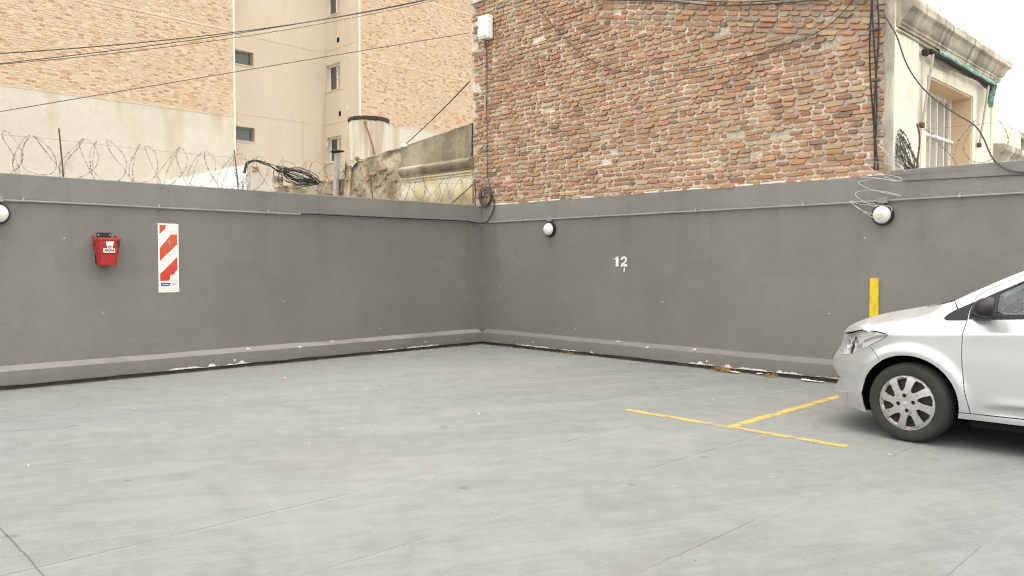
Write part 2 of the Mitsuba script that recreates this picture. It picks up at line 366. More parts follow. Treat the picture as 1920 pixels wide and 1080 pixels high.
# ------------------------------------------------------------------ ground, floor, road paint
obj('ground', M([[-600, -600, -.06], [600, -600, -.06], [600, 600, -.06], [-600, 600, -.06]], [[0, 1, 2, 3]]), 'm_ground', kind='structure', label='bare ground beyond the car park and behind its walls')
gx, gy = np.meshgrid(np.linspace(-.06, 24, 120), np.linspace(-24, .06, 120), indexing='ij')
gz = .006 * (meshkit.fbm(np.stack([gx * .6, gy * .6, gx * 0], -1), 3) - .5)
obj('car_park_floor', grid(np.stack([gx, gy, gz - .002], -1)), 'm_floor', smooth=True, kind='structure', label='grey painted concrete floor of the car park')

def line_sheet(x0, x1, y0, y1, seed):
    r = np.random.default_rng(seed); L = max(x1 - x0, y1 - y0); n = int(L / .04)
    t = np.linspace(0, 1, n); ja, jb = (.004 * r.standard_normal((2, n)))
    if x1 - x0 > y1 - y0: P = np.stack([np.stack([x0 + t * (x1 - x0), y0 + ja, 0 * t + .0052], 1), np.stack([x0 + t * (x1 - x0), y1 + jb, 0 * t + .0052], 1)], 1)
    else: P = np.stack([np.stack([x1 + ja, y0 + t * (y1 - y0), 0 * t + .0052], 1), np.stack([x0 + jb, y0 + t * (y1 - y0), 0 * t + .0052], 1)], 1)
    from scipy.interpolate import RegularGridInterpolator
    P[..., 2] = RegularGridInterpolator((gx[:, 0], gy[0]), gz - .002)(P[..., :2]) + .0022
    return grid(P)
obj('parking_line', line_sheet(5.45, 7.56, -3.115, -3.03, 1), 'm_line', kind='structure', label='worn yellow line painted along the outer edge of the parking bays')
obj('parking_line', line_sheet(6.515, 6.605, -3.028, -.12, 2), 'm_line', kind='structure', label='worn yellow line painted between two bays, running from the long line to under the car nose')

# ------------------------------------------------------------------ the two grey boundary walls
def wall_mesh(along, a0, a1, z0, z1, face, thick, seed, du=.12):
    """along 'y': face at x=face looking to +x; along 'x': face at y=face looking to -y."""
    na, nz = int((a1 - a0) / du) + 1, 18
    a, z = np.meshgrid(np.linspace(a0, a1, na), np.linspace(z0, z1, nz), indexing='ij')
    d = .008 * (meshkit.fbm(np.stack([a * .9, z * .9, a * 0 + seed], -1), 3, seed) - .5)
    z = z + np.where(z > z1 - 1e-6, .012 * (meshkit.fbm(np.stack([a * 2.2, a * 0, a * 0], -1), 3, seed + 3) - .5), 0)
    front = np.stack([face + d, a, z], -1) if along == 'y' else np.stack([a, face - d, z], -1)
    s = -1 if along == 'y' else 1
    off = np.array([s * thick, 0, 0]) if along == 'y' else np.array([0, s * thick, 0])
    e = np.array([s * .012, 0, .008]) if along == 'y' else np.array([0, s * .012, .008])
    rows = [front[:, -1], front[:, -1] + e, front[:, -1] + off, front[:, -1] * [1, 1, 0] + off]
    top = np.stack(rows, 1)
    fl = along == 'y'
    ends = []
    for k in (0, -1):
        f = front[k]; ends.append(M(np.vstack([f, f + off]), np.stack([np.arange(nz - 1), np.arange(1, nz), np.arange(1, nz) + nz, np.arange(nz - 1) + nz], 1)))
    return cat_([grid(front, flip=not fl), grid(top, flip=not fl)] + ends)

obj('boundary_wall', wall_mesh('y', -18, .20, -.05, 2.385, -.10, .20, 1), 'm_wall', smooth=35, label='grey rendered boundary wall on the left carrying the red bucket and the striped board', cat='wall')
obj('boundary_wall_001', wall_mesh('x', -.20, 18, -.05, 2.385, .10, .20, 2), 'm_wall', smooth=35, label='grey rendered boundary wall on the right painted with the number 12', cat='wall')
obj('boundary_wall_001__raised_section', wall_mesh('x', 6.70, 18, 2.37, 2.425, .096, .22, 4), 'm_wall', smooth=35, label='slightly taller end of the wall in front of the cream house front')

def plinth(along, a0, a1):
    prof = [(-.13, .262), (-.10, .258), (-.012, .212), (-.003, .207), (0, .200), (.002, .12), (0, .052), (-.004, .046), (-.10, .044)]
    n = int((a1 - a0) / .06); a = np.linspace(a0, a1, n)
    P = np.zeros((n, len(prof), 3))
    for k, (d, z) in enumerate(prof):
        w = .006 * (meshkit.fbm(np.stack([a * 1.6, a * 0 + k * .25, a * 0], -1), 3, 5) - .5)
        zz = z + (.016 * (meshkit.fbm(np.stack([a * 1.3, a * 0, a * 0], -1), 3, 9) - .5) if k < 2 else .010 * (meshkit.fbm(np.stack([a * 6, a * 0, a * 0], -1), 2, 8) - .5) if k >= 6 else .004 * (meshkit.fbm(np.stack([a * 3, a * 0, a * 0], -1), 2, 8) - .5))
        P[:, k] = np.stack([d + w, a, zz], 1) if along == 'y' else np.stack([a, -d - w, zz], 1)
    return grid(P, flip=along == 'y')
obj('boundary_wall__plinth', plinth('y', -18, 0.0), 'm_plinth', smooth=30, label='low plinth along the wall foot with flaking grey paint')
obj('boundary_wall_001__plinth', plinth('x', 0.0, 18), 'm_plinth', smooth=30, label='low plinth along the wall foot with white chipped paint')
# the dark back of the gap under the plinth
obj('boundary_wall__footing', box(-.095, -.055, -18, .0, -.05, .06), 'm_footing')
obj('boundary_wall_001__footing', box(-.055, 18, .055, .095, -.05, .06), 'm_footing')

# number 12
def digits12():
    h = .148
    one = Polygon([(.028, 0), (.028, .098), (0, .098), (0, .118), (.020, .122), (.032, .132), (.036, h), (.064, h), (.064, 0)])
    R = .046; cx, cy = .155, h - R
    outer = Point(cx, cy).buffer(R, 24).intersection(sbox(cx - R - .01, cy - .006, cx + R + .01, h + .01))
    outer = outer.difference(Point(cx, cy).buffer(.019, 16))
    outer = outer.union(Polygon([(cx + .019, cy), (cx + R, cy), (cx + R - .004, cy - .022), (cx + .014, .046), (cx - .002, .034), (cx + R + .002, .034), (cx + R + .002, 0), (cx - R, 0), (cx - R, .026), (cx - .022, .055), (cx + .008, cy - .034)]))
    return union_all([affinity.scale(one, 1.15, 1, origin=(0, 0)), outer.buffer(0)])
obj('boundary_wall_001__stall_number', onto(extrude(affinity.scale(digits12(), 1.22, 1, origin=(0, 0)), .004), (2.795, .098, 1.347), **RIGHT_WALL), 'm_numberwhite', label='white painted number 12')
obj('boundary_wall_001__paint_chip', onto(extrude(Polygon([(0, 0), (.018, .012), (.022, .05), (.008, .062), (-.006, .04)]), .003), (2.985, .097, 1.27), **RIGHT_WALL), 'm_numberwhite')
obj('yellow_marker', box(6.492, 6.588, .070, .1005, .275, 1.226, .003), 'm_yellow', label='upright yellow strip on the right wall just behind the car bonnet', cat='marker')

# ------------------------------------------------------------------ conduits, lamps
def conduit(pts, key, label):
    k = num(key)
    obj(k + '__pipe', tube(pts, .0125, 10), 'm_conduit', smooth=True)
    tag(k, label, 'conduit'); return k
wob = lambda a, s: .006 * (meshkit.fbm(np.array([[v * .8, 0, 0] for v in a]), 3, s) - .5) * 2
yy = np.linspace(-18, -.02, 160)
kL = conduit(np.stack([0 * yy - .075, yy, 2.092 + wob(yy, 1)], 1), 'conduit', 'grey electrical conduit running along the left wall above the bucket and board')
xx = np.linspace(.0, 18, 160)
kR = conduit(np.stack([xx, 0 * xx + .075, 2.095 + wob(xx, 2)], 1), 'conduit', 'grey electrical conduit running along the right wall above the lamps')
def clip(cx, cy, ax):
    m = cat_([trimesh.creation.annulus(.0128, .0165, .022)]) if False else lathe([(.0129, -.011), (.0168, -.011), (.0168, .011), (.0129, .011), (.0129, -.011)], 14)
    if ax == 'y': m.apply_transform(trimesh.transformations.rotation_matrix(math.pi / 2, (1, 0, 0)))
    else: m.apply_transform(trimesh.transformations.rotation_matrix(math.pi / 2, (0, 1, 0)))
    m.apply_translation((cx, cy, 2.094))
    tab = box(cx - .004 if ax == 'y' else cx - .011, cx + .004 if ax == 'y' else cx + .011, cy - .011 if ax == 'y' else cy - .004, cy + .011 if ax == 'y' else cy + .004, 2.108, 2.135)
    return cat_([m, tab])
for y in (-6.83, -5.36, -3.9, -2.4, -.9): obj(kL + '__clip', clip(-.075, y, 'y'), 'm_steel')
for x in (.9, 2.5, 4.2, 5.7, 7.4): obj(kR + '__clip', clip(x, .075, 'x'), 'm_steel')

def lamp(pos, ax, label):
    k = num('bulkhead_lamp')
    f = dict(origin=pos, **(RIGHT_WALL if ax == 'x' else LEFT_WALL))
    rim = lathe([(.0, 0), (.112, 0), (.116, .006), (.116, .050), (.112, .056), (.098, .058), (.098, .02)], 40)
    lens = lathe([(.0975, .048), (.0965, .062), (.090, .080), (.075, .098), (.052, .110), (.026, .116), (.0001, .117)], 40)
    obj(k + '__rim', onto(rim, **f), 'm_black', smooth=40)
    obj(k + '__lens', onto(lens, **f), 'm_lampglass', smooth=True)
    jb = box(-.055, .055, .128, .192, .002, .052, .006)
    obj(k + '__junction_box', onto(jb, **f), 'm_conduit')
    obj(k + '__stem', onto(cat_([tube([(0, .10, .03), (0, .135, .03)], .014, 10)]), **f), 'm_steel', smooth=40)
    tag(k, label, 'lamp', 'round wall lamps')
    return k
lamp((1.53, .098, 1.932), 'x', 'round white wall lamp under the conduit on the right wall, nearest the corner')
lamp((6.625, .098, 1.938), 'x', 'round white wall lamp with loose wire hanging across it')
lamp((-.098, -7.075, 1.94), 'y', 'round white wall lamp on the left wall cut by the picture edge')

# ------------------------------------------------------------------ black cable and coil in the corner
pts = [(-.058, -3.4, 2.100), (-.058, -2.16, 2.103), (-.056, -1.34, 2.106), (-.05, -.56, 2.110), (-.035, -.2, 2.098), (.0, .03, 2.083), (.09, .06, 2.12), (.17, .065, 2.22), (.225, .07, 2.32), (.235, .075, 2.42), (.20, .06, 2.52)]
ck = num('black_cable')
obj(ck, tube(spline(pts, 80), .010, 7), 'm_cable', smooth=True, label='black cable running from the left conduit up round the wall corner to the coil', cat='cable')
loops = []
r2 = np.random.default_rng(3)
for k in range(7):
    a = np.linspace(0, 2 * np.pi, 40, endpoint=False); R = .135 + .016 * r2.standard_normal(); c = np.array([.055, .062 - .012 * k * .5, 2.535]) + .012 * r2.standard_normal(3) * [1, .4, 1]
    loops.append(tube(np.stack([c[0] + R * .92 * np.cos(a), c[1] + .012 * np.sin(a * 2 + k), c[2] + R * 1.08 * np.sin(a)], 1), .0085, 6, closed=True))
obj('cable_coil', cat_(loops), 'm_cable_grey', smooth=True, label='coil of dark cable hanging on the brick wall above the wall corner', cat='cable coil')

# ------------------------------------------------------------------ fire bucket
bk = num('fire_bucket')
def rrect(w, d, r, n=6):
    return np.array(sbox(-w / 2 + r, 0 + r, w / 2 - r, d - r).buffer(r, quad_segs=n).exterior.coords)[:-1]
def loft(secs, cap0=True, cap1=False):
    P = np.stack(secs, 0); n = P.shape[1]
    Pc = np.concatenate([P, P[:, :1]], 1)
    ms = [grid(Pc)]
    for c, kk in ((cap0, 0), (cap1, -1)):
        if c:
            ce = P[kk].mean(0); ms.append(M(np.vstack([P[kk], ce]), np.stack([np.arange(n), (np.arange(n) + 1) % n, np.full(n, n)], 1)))
    return cat_(ms)
def bsec(w, d, y, r=.035, back=.0):
    q = rrect(w, d, r); return np.stack([q[:, 0], np.full(len(q), y), q[:, 1] + back], 1)      # local: x along wall, y up, z out of wall
BO = (-.098, -5.995, 1.368)
lo = loft([bsec(.200, .165, 0, back=.028), bsec(.205, .168, .004, back=.027), bsec(.236, .195, .148, back=.018), bsec(.240, .198, .152, back=.016)], cap0=True)
up = loft([bsec(.243, .205, .142, back=.014), bsec(.252, .210, .150, back=.012), bsec(.266, .220, .235, back=.010), bsec(.274, .226, .300, back=.008)], cap0=True)
lip = loft([bsec(.270, .224, .292, back=.007), bsec(.292, .244, .294, back=.003), bsec(.296, .248, .318, back=.002), bsec(.286, .240, .326, back=.005), bsec(.268, .222, .322, back=.008), bsec(.258, .214, .22, back=.012)], cap0=False, cap1=True)
def place(m):
    m = m.copy(); m.vertices = m.vertices * [.88, 1, .92]; return onto(m, BO, **LEFT_WALL)
obj(bk + '__tub', place(cat_([lo, up])), 'm_red', smooth=35)
obj(bk + '__rim', place(lip), 'm_red', smooth=35)
# side gussets that rise to the wall
gus = []
for s in (-1, 1):
    g = extrude(Polygon([(.0, .30), (.0, .362), (.02, .366), (.15, .325), (.15, .285), (.0, .225)]), .006)
    gus.append(onto(g, (s * .139 - .003, 0, 0), (0, 0, 1), (0, 1, 0), (1, 0, 0)))
obj(bk + '__side_wing', place(gus[0]), 'm_red'); obj(bk + '__side_wing', place(gus[1]), 'm_red')
fold = onto(extrude(Polygon([(-.124, .300), (-.03, .306), (-.045, .285), (-.118, .228)]), .008), (0, 0, .2265), (1, 0, 0), (0, 1, 0), (0, 0, 1))
obj(bk + '__handle_flap', place(fold), 'm_red')
hole = onto(extrude(affinity.scale(sbox(.098, .226, .122, .288), 1, 1).buffer(.004), .003), (0, 0, .2305), (1, 0, 0), (0, 1, 0), (0, 0, 1))
obj(bk + '__grip_slot', place(hole), 'm_black')
BP = onto(box(-.09, .09, .33, .394, 0.001, .010, .004), (0, 0, 0), (1, 0, 0), (0, 1, 0), (0, 0, 1))
obj(bk + '__bracket', place(cat_([BP, box(-.10, -.075, .10, .33, .001, .018), box(.075, .10, .10, .33, .001, .018), box(-.112, -.085, .035, .135, .001, .028)])), 'm_black', label='black steel wall bracket with two bolts')
for s in (-1, 1): obj(bk + '__bolt', place(onto(lathe([(.0001, .010), (.008, .010), (.008, .0), (.0085, -.002)], 10), (s * .070, .366, .010), (1, 0, 0), (0, 1, 0), (0, 0, 1))), 'm_razor_bright', smooth=40)
# front labels follow the slope of the tub front
def front(poly, y0, zoff, th):
    sl = (.2285 - .2185) / .16
    m = extrude(poly, th); m.apply_translation((0, y0, 0)); v = m.vertices.copy(); v[:, 2] += .2215 + (v[:, 1] - .15) * .083 + zoff; m.vertices = v; return place(m)
trap = Polygon([(-.028, .232), (.032, .232), (.052, .300), (-.046, .300)]).buffer(.003)
k1 = obj(bk + '__sticker', front(trap, -.018, .004, .003), 'm_signwhite', label='white wedge shaped sticker')
obj(k1 + '__mark', front(union_all([sbox(-.022 + i * .0095, .236, -.015 + i * .0095, .248) for i in range(5)]), -.018, .007, .002), 'm_black')
k2 = obj(bk + '__name_label', front(sbox(-.075, .158, .062, .200).buffer(.005), 0, .004, .003), 'm_signwhite', label='white label reading ARENA')
tm = meshkit.text_mesh('ARENA', .031, .002, bold=True); tm.apply_translation((-.064, .165, 0)); v = tm.vertices.copy(); v[:, 0] = -.066 + (v[:, 0] + .064) * (.122 / (v[:, 0].max() + .064)); v[:, 2] += .2215 + (v[:, 1] - .15) * .083 + .0075; tm.vertices = v
obj(k2 + '__lettering', place(tm), 'm_black')
tag(bk, 'red plastic sand bucket labelled ARENA on the left wall', 'bucket')

# ------------------------------------------------------------------ striped fire point board
sk = num('striped_board')
SO = (-.098, -5.368, 1.028); SW, SH = .254, .868
sp = lambda m: onto(m, SO, **LEFT_WALL)
obj(sk + '__panel', sp(box(0, SW, 0, SH, .001, .006, .001)), 'm_signwhite')
area = sbox(.019, .147, SW - .019, SH - .019).buffer(-.006).buffer(.006)
stripes = union_all([Polygon([(-.05, a), (-.05, a + .165), (.35, a + .165 + .40 * .84), (.35, a + .40 * .84)]) for a in (.16, .50, .845)])
stripes = union_all([Polygon([(.019, .232), (.019, .147), (.122, .147), (.235, .290), (.235, .447)]), Polygon([(.019, .395), (.019, .558), (.168, .737), (.235, .732), (.235, .607)]), Polygon([(.019, .730), (.019, .849), (.100, .849), (.09, .800)])])
obj(sk + '__red_stripes', sp(extrude(stripes.intersection(area), .0015, .006)), 'm_signred')
line = lambda b, w=.0022: b.difference(b.buffer(-w))
boxes = [line(sbox(.124, .734, .231, .852).buffer(.003)), line(sbox(.143, .152, .234, .218).buffer(.003)), line(area, .0016)]
obj(sk + '__number_field', sp(box(.124, .231, .734, .852, .0075, .0085)), 'm_signwhite'); obj(sk + '__blank_field', sp(box(.143, .234, .152, .218, .0075, .0085)), 'm_signwhite')
obj(sk + '__ruled_lines', sp(cat_([extrude(b, .001, .0086) for b in boxes] + [extrude(line(sbox(.017, .017, SW - .014, .046)), .001, .006), box(.024, SW - .02, .027, .030, .006, .007), box(.024, SW - .02, .036, .0385, .006, .007), box(.014, SW - .012, .137, .1395, .006, .007), box(.024, SW - .02, .048, .0495, .006, .007)])), 'm_signpink')
obj(sk + '__printed_symbols', sp(cat_([extrude(line(sbox(.140 + i * .0155, .752, .150 + i * .0155, .782), .002), .001, .0086) for i in range(6)] + [extrude(Polygon([(.165, .812), (.195, .812), (.180, .832)]).difference(Polygon([(.172, .816), (.188, .816), (.180, .826)])), .001, .0086)])), 'm_signgrey')
lg = obj(sk + '__logo', sp(extrude(sbox(.040, .094, .128, .110).buffer(.012), .0015, .006)), 'm_signblue', label='dark blue rounded maker emblem with white lettering')
lt = meshkit.text_mesh('u.tem', .015, .001, bold=True); v = lt.vertices.copy(); v[:, 0] = .042 + v[:, 0] * (.084 / v[:, 0].max()); v[:, 1] = v[:, 1] + .094; v[:, 0] += .25 * (v[:, 1] - .094); v[:, 2] += .0076; lt.vertices = v
obj(lg + '__lettering', sp(lt), 'm_signwhite')
obj(sk + '__small_print', sp(cat_([box(.140, .232, z, z + .0035, .006, .007) for z in (.116, .107, .098)] + [box(.150, .228, z, z + .002, .006, .007) for z in (.086, .078)] + [box(.05, .11, .071, .074, .006, .007)])), 'm_signblue')
hk = spline([(.132, .62, .006), (.132, .615, .03), (.132, .575, .045), (.132, .565, .06), (.132, .585, .072)], 24)
obj(sk + '__hook', sp(cat_([tube(hk, .0045, 8), box(.120, .144, .60, .655, .006, .011, .002), tube([(.132, .63, .008), (.142, .628, .016)], .004)])), 'm_steel', smooth=40, label='small empty metal hook')
tag(sk, 'tall white board with slanting red and white stripes hanging on the left wall', 'board')
# ------------------------------------------------------------------ old brick house on the right
# mesh of a near flat surface on y = const with bumps; keeps only faces where keep(x, z) is true
def relief(x0, x1, z0, z1, y, amp, d, seed, keep=None, freq=5.0, zfun=None):
    nx, nz = int((x1 - x0) / d) + 1, int((z1 - z0) / d) + 1
    x, z = np.meshgrid(np.linspace(x0, x1, nx), np.linspace(z0, z1, nz), indexing='ij')
    b = amp * (meshkit.fbm(np.stack([x * freq, z * freq, x * 0], -1), 5, seed) - .5) * 2
    m = grid(np.stack([x, y - b, z], -1))
    if keep is not None:
        c = m.triangles_center; ok = keep(c[:, 0], c[:, 2]); m = trimesh.Trimesh(m.vertices, m.faces[ok], process=False); m.remove_unreferenced_vertices()
    return m

HX0, HX1, HY = -.37, 6.69, .128          # brick wall: x range and plane
top_line = lambda x: np.where(x < .0, 5.94, np.where(x < 2.5, 5.96 - .12 * x, 5.66 - .235 * (x - 2.5)))
rake_line = lambda x: 5.40 - .235 * (x - 2.5)          # the courses under the roof edge follow this slope
hk_ = 'brick_house'
n1 = meshkit.fbm
left_edge = lambda z: HX0 + .05 * (n1(np.stack([0 * z, z * 2.2, 0 * z], -1), 3, 4) - .5) + .012 * (z - 4)* -1
bricks = []     # (x, z, w, h, slope, depth)
def add_row(zf, xa, xb, slope=0.0, keep=lambda x, z: True):
    x = xa + rng.uniform(-.12, 0)
    while x < xb:
        if x > HX1 - .13: break
        w = rng.choice([rng.uniform(.095, .125), rng.uniform(.19, .245), rng.uniform(.13, .17)], p=[.55, .33, .12])
        w = min(w, max(.05, HX1 - .075 + rng.uniform(-.02, .012) - x)); g = rng.uniform(.013, .030); h = rng.uniform(.044, .056)
        xc = x + w / 2; z = zf(xc) + rng.normal(0, .0022)
        if xc > left_edge(np.array([z]))[0] + w / 2 - .02 and xc < HX1 - .075 and keep(xc, z) and rng.random() > .006:
            bricks.append((xc, z, w, h, slope + rng.normal(0, .009), rng.uniform(.010, .033)))
        x += w + g
waves = n1(np.stack([np.arange(60) * .37, np.zeros(60), np.zeros(60)], -1), 2, 8)
for k in range(50):
    z0 = 2.41 + .0715 * k
    zf = lambda x, z0=z0, k=k: z0 + .018 * (n1(np.array([[x * .5, k * .12, 0]]), 2, 5)[0] - .5) * 2 - .006 * max(0, x - 4) * max(0, z0 - 3)
    add_row(zf, HX0 - .05, HX1, 0.0, lambda x, z: z < float(top_line(np.array(x))) - .06 and (x < 2.6 or z < rake_line(x) - .52))
for j in range(12):
    zf = lambda x, j=j: rake_line(x) - .48 + .0715 * j + .010 * (n1(np.array([[x * .8, j * .2, 3]]), 2, 6)[0] - .5)
    add_row(zf, 2.6, HX1, math.atan(-.235), lambda x, z: z < float(top_line(np.array(x))) - .035)

def brick_mesh(x, z, w, h, sl, dep, r):
    c = min(.30 * h, .3 * w) * r.uniform(.7, 1.35); hw, hh = w / 2, h / 2
    P = np.array([(hw - c, -hh), (hw, -hh + c), (hw, hh - c), (hw - c, hh), (-hw + c, hh), (-hw, hh - c), (-hw, -hh + c), (-hw + c, -hh)])
    P = P + r.normal(0, .0042, P.shape) * [1.7, .9]
    i = np.arange(8); j = (i + 1) % 8
    s = .86 + .05 * r.random(); Q = P * [1 - .010 / w, s]
    tl = r.normal(0, .06, 2)
    zf = dep + Q[:, 0] * tl[0] + Q[:, 1] * tl[1] * 2
    V = np.vstack([np.c_[P, np.full(8, -.014)], np.c_[P, dep * .62 + 0 * P[:, 0]], np.c_[Q, zf], np.c_[Q, zf], [[0, 0, dep + .001]]])
    Fc = np.vstack([np.stack([i, j, j + 8], 1), np.stack([i, j + 8, i + 8], 1), np.stack([i + 8, j + 8, j + 16], 1), np.stack([i + 8, j + 16, i + 16], 1), np.stack([i + 24, j + 24, i * 0 + 32], 1)])
    cs, sn = math.cos(sl), math.sin(sl)
    X = x + V[:, 0] * cs - V[:, 1] * sn; Z = z + V[:, 0] * sn + V[:, 1] * cs
    return np.stack([X, HY - V[:, 2], Z], 1), Fc
r3 = np.random.default_rng(11)
made = []
for b in bricks:
    V, Fc = brick_mesh(*b, r3)
    tone = r3.random()
    x, z = b[0], b[1]
    dirt = 0.0
    upper = np.clip((z - rake_line(x) + .9) / .9, 0, 1) * np.clip((x - 2.0) / 3, 0, 1) + .6 * np.clip((z - 5.0) / .8, 0, 1) * (x < 2.5) + np.clip((x - 6.25) / .25, 0, 1) * .5
    pale = n1(np.array([[x * .8, z * 1.3, 0]]), 3, 9)[0]
    if r3.random() < upper * .55: dirt = r3.uniform(.5, 1.0)
    elif pale > .55 and r3.random() < .3: tone = r3.uniform(.56, .66) if r3.random() < .8 else r3.uniform(.88, .99)
    elif x < 1.6 and r3.random() < .22: tone = r3.choice([.6, .9, .98])
    dist = np.linalg.norm(V[32] - CAM)
    made.append((b[2] * b[3] * max(.1, (9.17 / dist)) / dist ** 2, V, Fc, tone, dirt, b))
def in_view(V):
    d = V[32] - CAM; f = d @ FWD; return abs((d[0] * .6983 - d[1] * .7158 * 1.0) / f) < .66 and (d[2] + .032 * f) / f < .372
made.sort(key=lambda m: -(m[0] * (1 if in_view(m[1]) else .001)))
for i, (a, V, Fc, tone, dirt, b) in enumerate(made[:300]):
    obj(f'{hk_}__brick_wall__brick', trimesh.Trimesh(V, Fc, process=False), 'm_bricks', smooth=True, uv=np.tile([tone, dirt], (len(V), 1)))
rest = made[300:]
VV = np.vstack([m[1] for m in rest]); FF = np.vstack([m[2] + 33 * i for i, m in enumerate(rest)])
UV = np.vstack([np.tile([m[3], m[4]], (33, 1)) for m in rest])
obj(f'{hk_}__brick_wall__smaller_bricks', trimesh.Trimesh(VV, FF, process=False), 'm_bricks', smooth=True, uv=UV, kind='stuff')
mort = relief(HX0 - .08, HX1 - .03, 2.30, 6.15, HY, .010, .018, 21, keep=lambda x, z: (z < top_line(x) + .05) & (x > left_edge(z) - .01), freq=12)
obj(f'{hk_}__brick_wall', mort, 'm_mortar', smooth=True, label='exposed side wall of old uneven orange bricks with ragged pale mortar')
# ragged mortar bed where the brickwork meets the render, lumps of mortar
xs = np.linspace(HX0, 6.62, 260); lump = []
zz = 2.392 + .02 * n1(np.stack([xs * 4, xs * 0, xs * 0], -1), 4, 2)
lump.append(grid(np.stack([np.stack([xs, 0 * xs + .101 + .010 * n1(np.stack([xs * 9, xs * 0, xs * 0], -1), 3, 7), 0 * xs + 2.372], 1), np.stack([xs, 0 * xs + .098 + .012 * n1(np.stack([xs * 7, xs * 0, xs * 0], -1), 3, 6), zz], 1), np.stack([xs, 0 * xs + HY, zz + .018], 1)], 1)))
obj(f'{hk_}__mortar_bed', cat_(lump), 'm_mortar', smooth=True)
# solid body behind (front face 2 cm behind the mortar), rounded off by a lean-to roof
body = Polygon([(HX0 + .03, 0), (HX1 - .31, 0), (HX1 - .31, 4.70), (2.5, 5.63), (0, 5.93), (HX0 + .03, 5.90)])
obj(f'{hk_}__inner_wall', onto(extrude(body, 3.9), (0, .15, 0), (1, 0, 0), (0, 0, 1), (0, 1, 0)), 'm_mortar')

xq = np.linspace(HX0 - .01, HX1 - .02, 90); tq = top_line(xq) + .012 * (n1(np.stack([xq * 6, xq * 0, xq * 0], -1), 3, 3) - .5)
obj(f'{hk_}__wall_capping', grid(np.stack([np.stack([xq, 0 * xq + .085, tq - .035], 1), np.stack([xq, 0 * xq + .085, tq + .02], 1), np.stack([xq, 0 * xq + .40, tq + .03], 1), np.stack([xq, 0 * xq + .40, tq - .2], 1)], 1)), 'm_cornice', smooth=30)
# cream street front: faces +x
FX = HX1
op = sbox(1.17, 2.40, 3.0, 3.67)                       # opening in (y, z)
fpoly = sbox(.16, 0, 4.04, 4.50).difference(op)
face = lambda poly, th, x: onto(extrude(poly, th), (x - th, 0, 0), (0, 1, 0), (0, 0, 1), (1, 0, 0))
obj(f'{hk_}__front_wall', face(fpoly, .30, FX), 'm_facade', label='cream rendered house front with rain streaks')
obj(f'{hk_}__front_wall__corner_pilaster', cat_([box(FX - .008, FX + .022, .112, .86, 0, 4.02, .003)]), 'm_facade')
obj(f'{hk_}__front_wall__corner_pilaster', cat_([box(FX - .28, FX + .022, 3.86, 4.052, 0, 4.02, .004)]), 'm_facade')
# bare grey edge strip between bricks and front
strip = relief(6.575, FX + .020, 2.30, 4.6, .104, .004, .008, 33, keep=lambda x, z: x > 6.600 + .03 * (n1(np.stack([x * 0, z * 6, x * 0], -1), 3, 3) - .5) * 2)
obj(f'{hk_}__edge_render', strip, 'm_cornice', smooth=True, label='weathered grey render strip down the house corner')
reveal = onto(extrude(sbox(1.168, 2.398, 3.002, 3.672).difference(sbox(1.19, 2.42, 2.98, 3.65)), .285), (FX - .29, 0, 0), (0, 1, 0), (0, 0, 1), (1, 0, 0))
obj(f'{hk_}__window_reveal', reveal, 'm_reveal', label='peach coloured window reveal')
sur = sbox(1.02, 2.36, 3.12, 3.81).difference(sbox(1.169, 2.30, 3.001, 3.671))
obj(f'{hk_}__window_surround', face(sur, .026, FX + .016), 'm_facade')
wk = f'{hk_}__window'
wx = FX - .285
obj(wk, box(wx - .03, wx - .02, 1.19, 2.98, 2.42, 3.65), 'm_blind', label='window with closed beige shutter boards behind a white grille')
obj(wk + '__frame', face(sbox(1.19, 2.42, 2.98, 3.65).difference(union_all([sbox(1.25, 2.47, 1.62, 3.60), sbox(1.68, 2.47, 2.92, 3.60)])), .05, wx + .02), 'm_frame')
for y in (1.42, 1.80, 2.16, 2.46, 2.77): obj(wk + '__board', box(wx - .018, wx - .008, y - .16, y + .14, 2.45, 3.62, .002), 'm_blind')
for y in (1.26, 1.53, 1.80, 2.07, 2.34, 2.61, 2.88): obj(wk + '__grille_bar', box(wx + .045, wx + .060, y - .010, y + .010, 2.42, 3.65, .002), 'm_frame')
for z in (2.52, 3.07): obj(wk + '__grille_bar', box(wx + .061, wx + .072, 1.19, 2.98, z - .020, z + .020, .002), 'm_frame')

def sweep_y(prof, y0, y1, n=60, amp=.006, seed=1, mitre=0.0):
    """prof (x, z) closed list swept along y, slightly worn; mitre shortens the inner part."""
    y = np.linspace(y0, y1, n); prof = np.asarray(prof, float)
    P = np.zeros((n, len(prof) + 1, 3)); pp = np.vstack([prof, prof[:1]])
    w = amp * (n1(np.stack([y[:, None] * 3 + 0 * pp[None, :, 0], 0 * y[:, None] + pp[None, :, 1] * 9, 0 * y[:, None] + pp[None, :, 0] * 9], -1), 3, seed) - .5) * 2
    P[..., 0] = pp[None, :, 0] + w; P[..., 1] = y[:, None]; P[..., 2] = pp[None, :, 1] + w * .6
    caps = [M(np.vstack([P[k, :-1], P[k, :-1].mean(0)]), np.stack([np.arange(len(prof)), (np.arange(len(prof)) + 1) % len(prof), np.full(len(prof), len(prof))], 1)) for k in (0, -1)]
    return cat_([grid(P)] + caps)
cx = FX + .02
cyma = [(cx - .25, 4.035), (cx + .012, 4.035), (cx + .014, 4.065), (cx + .03, 4.075), (cx + .03, 4.10), (cx + .06, 4.115), (cx + .085, 4.15), (cx + .115, 4.20), (cx + .16, 4.225), (cx + .165, 4.24), (cx + .165, 4.305), (cx + .15, 4.325), (cx - .25, 4.335)]
obj(f'{hk_}__cornice', sweep_y(cyma, .20, 4.18), 'm_cornice', smooth=28, label='moulded cornice blackened by weather')
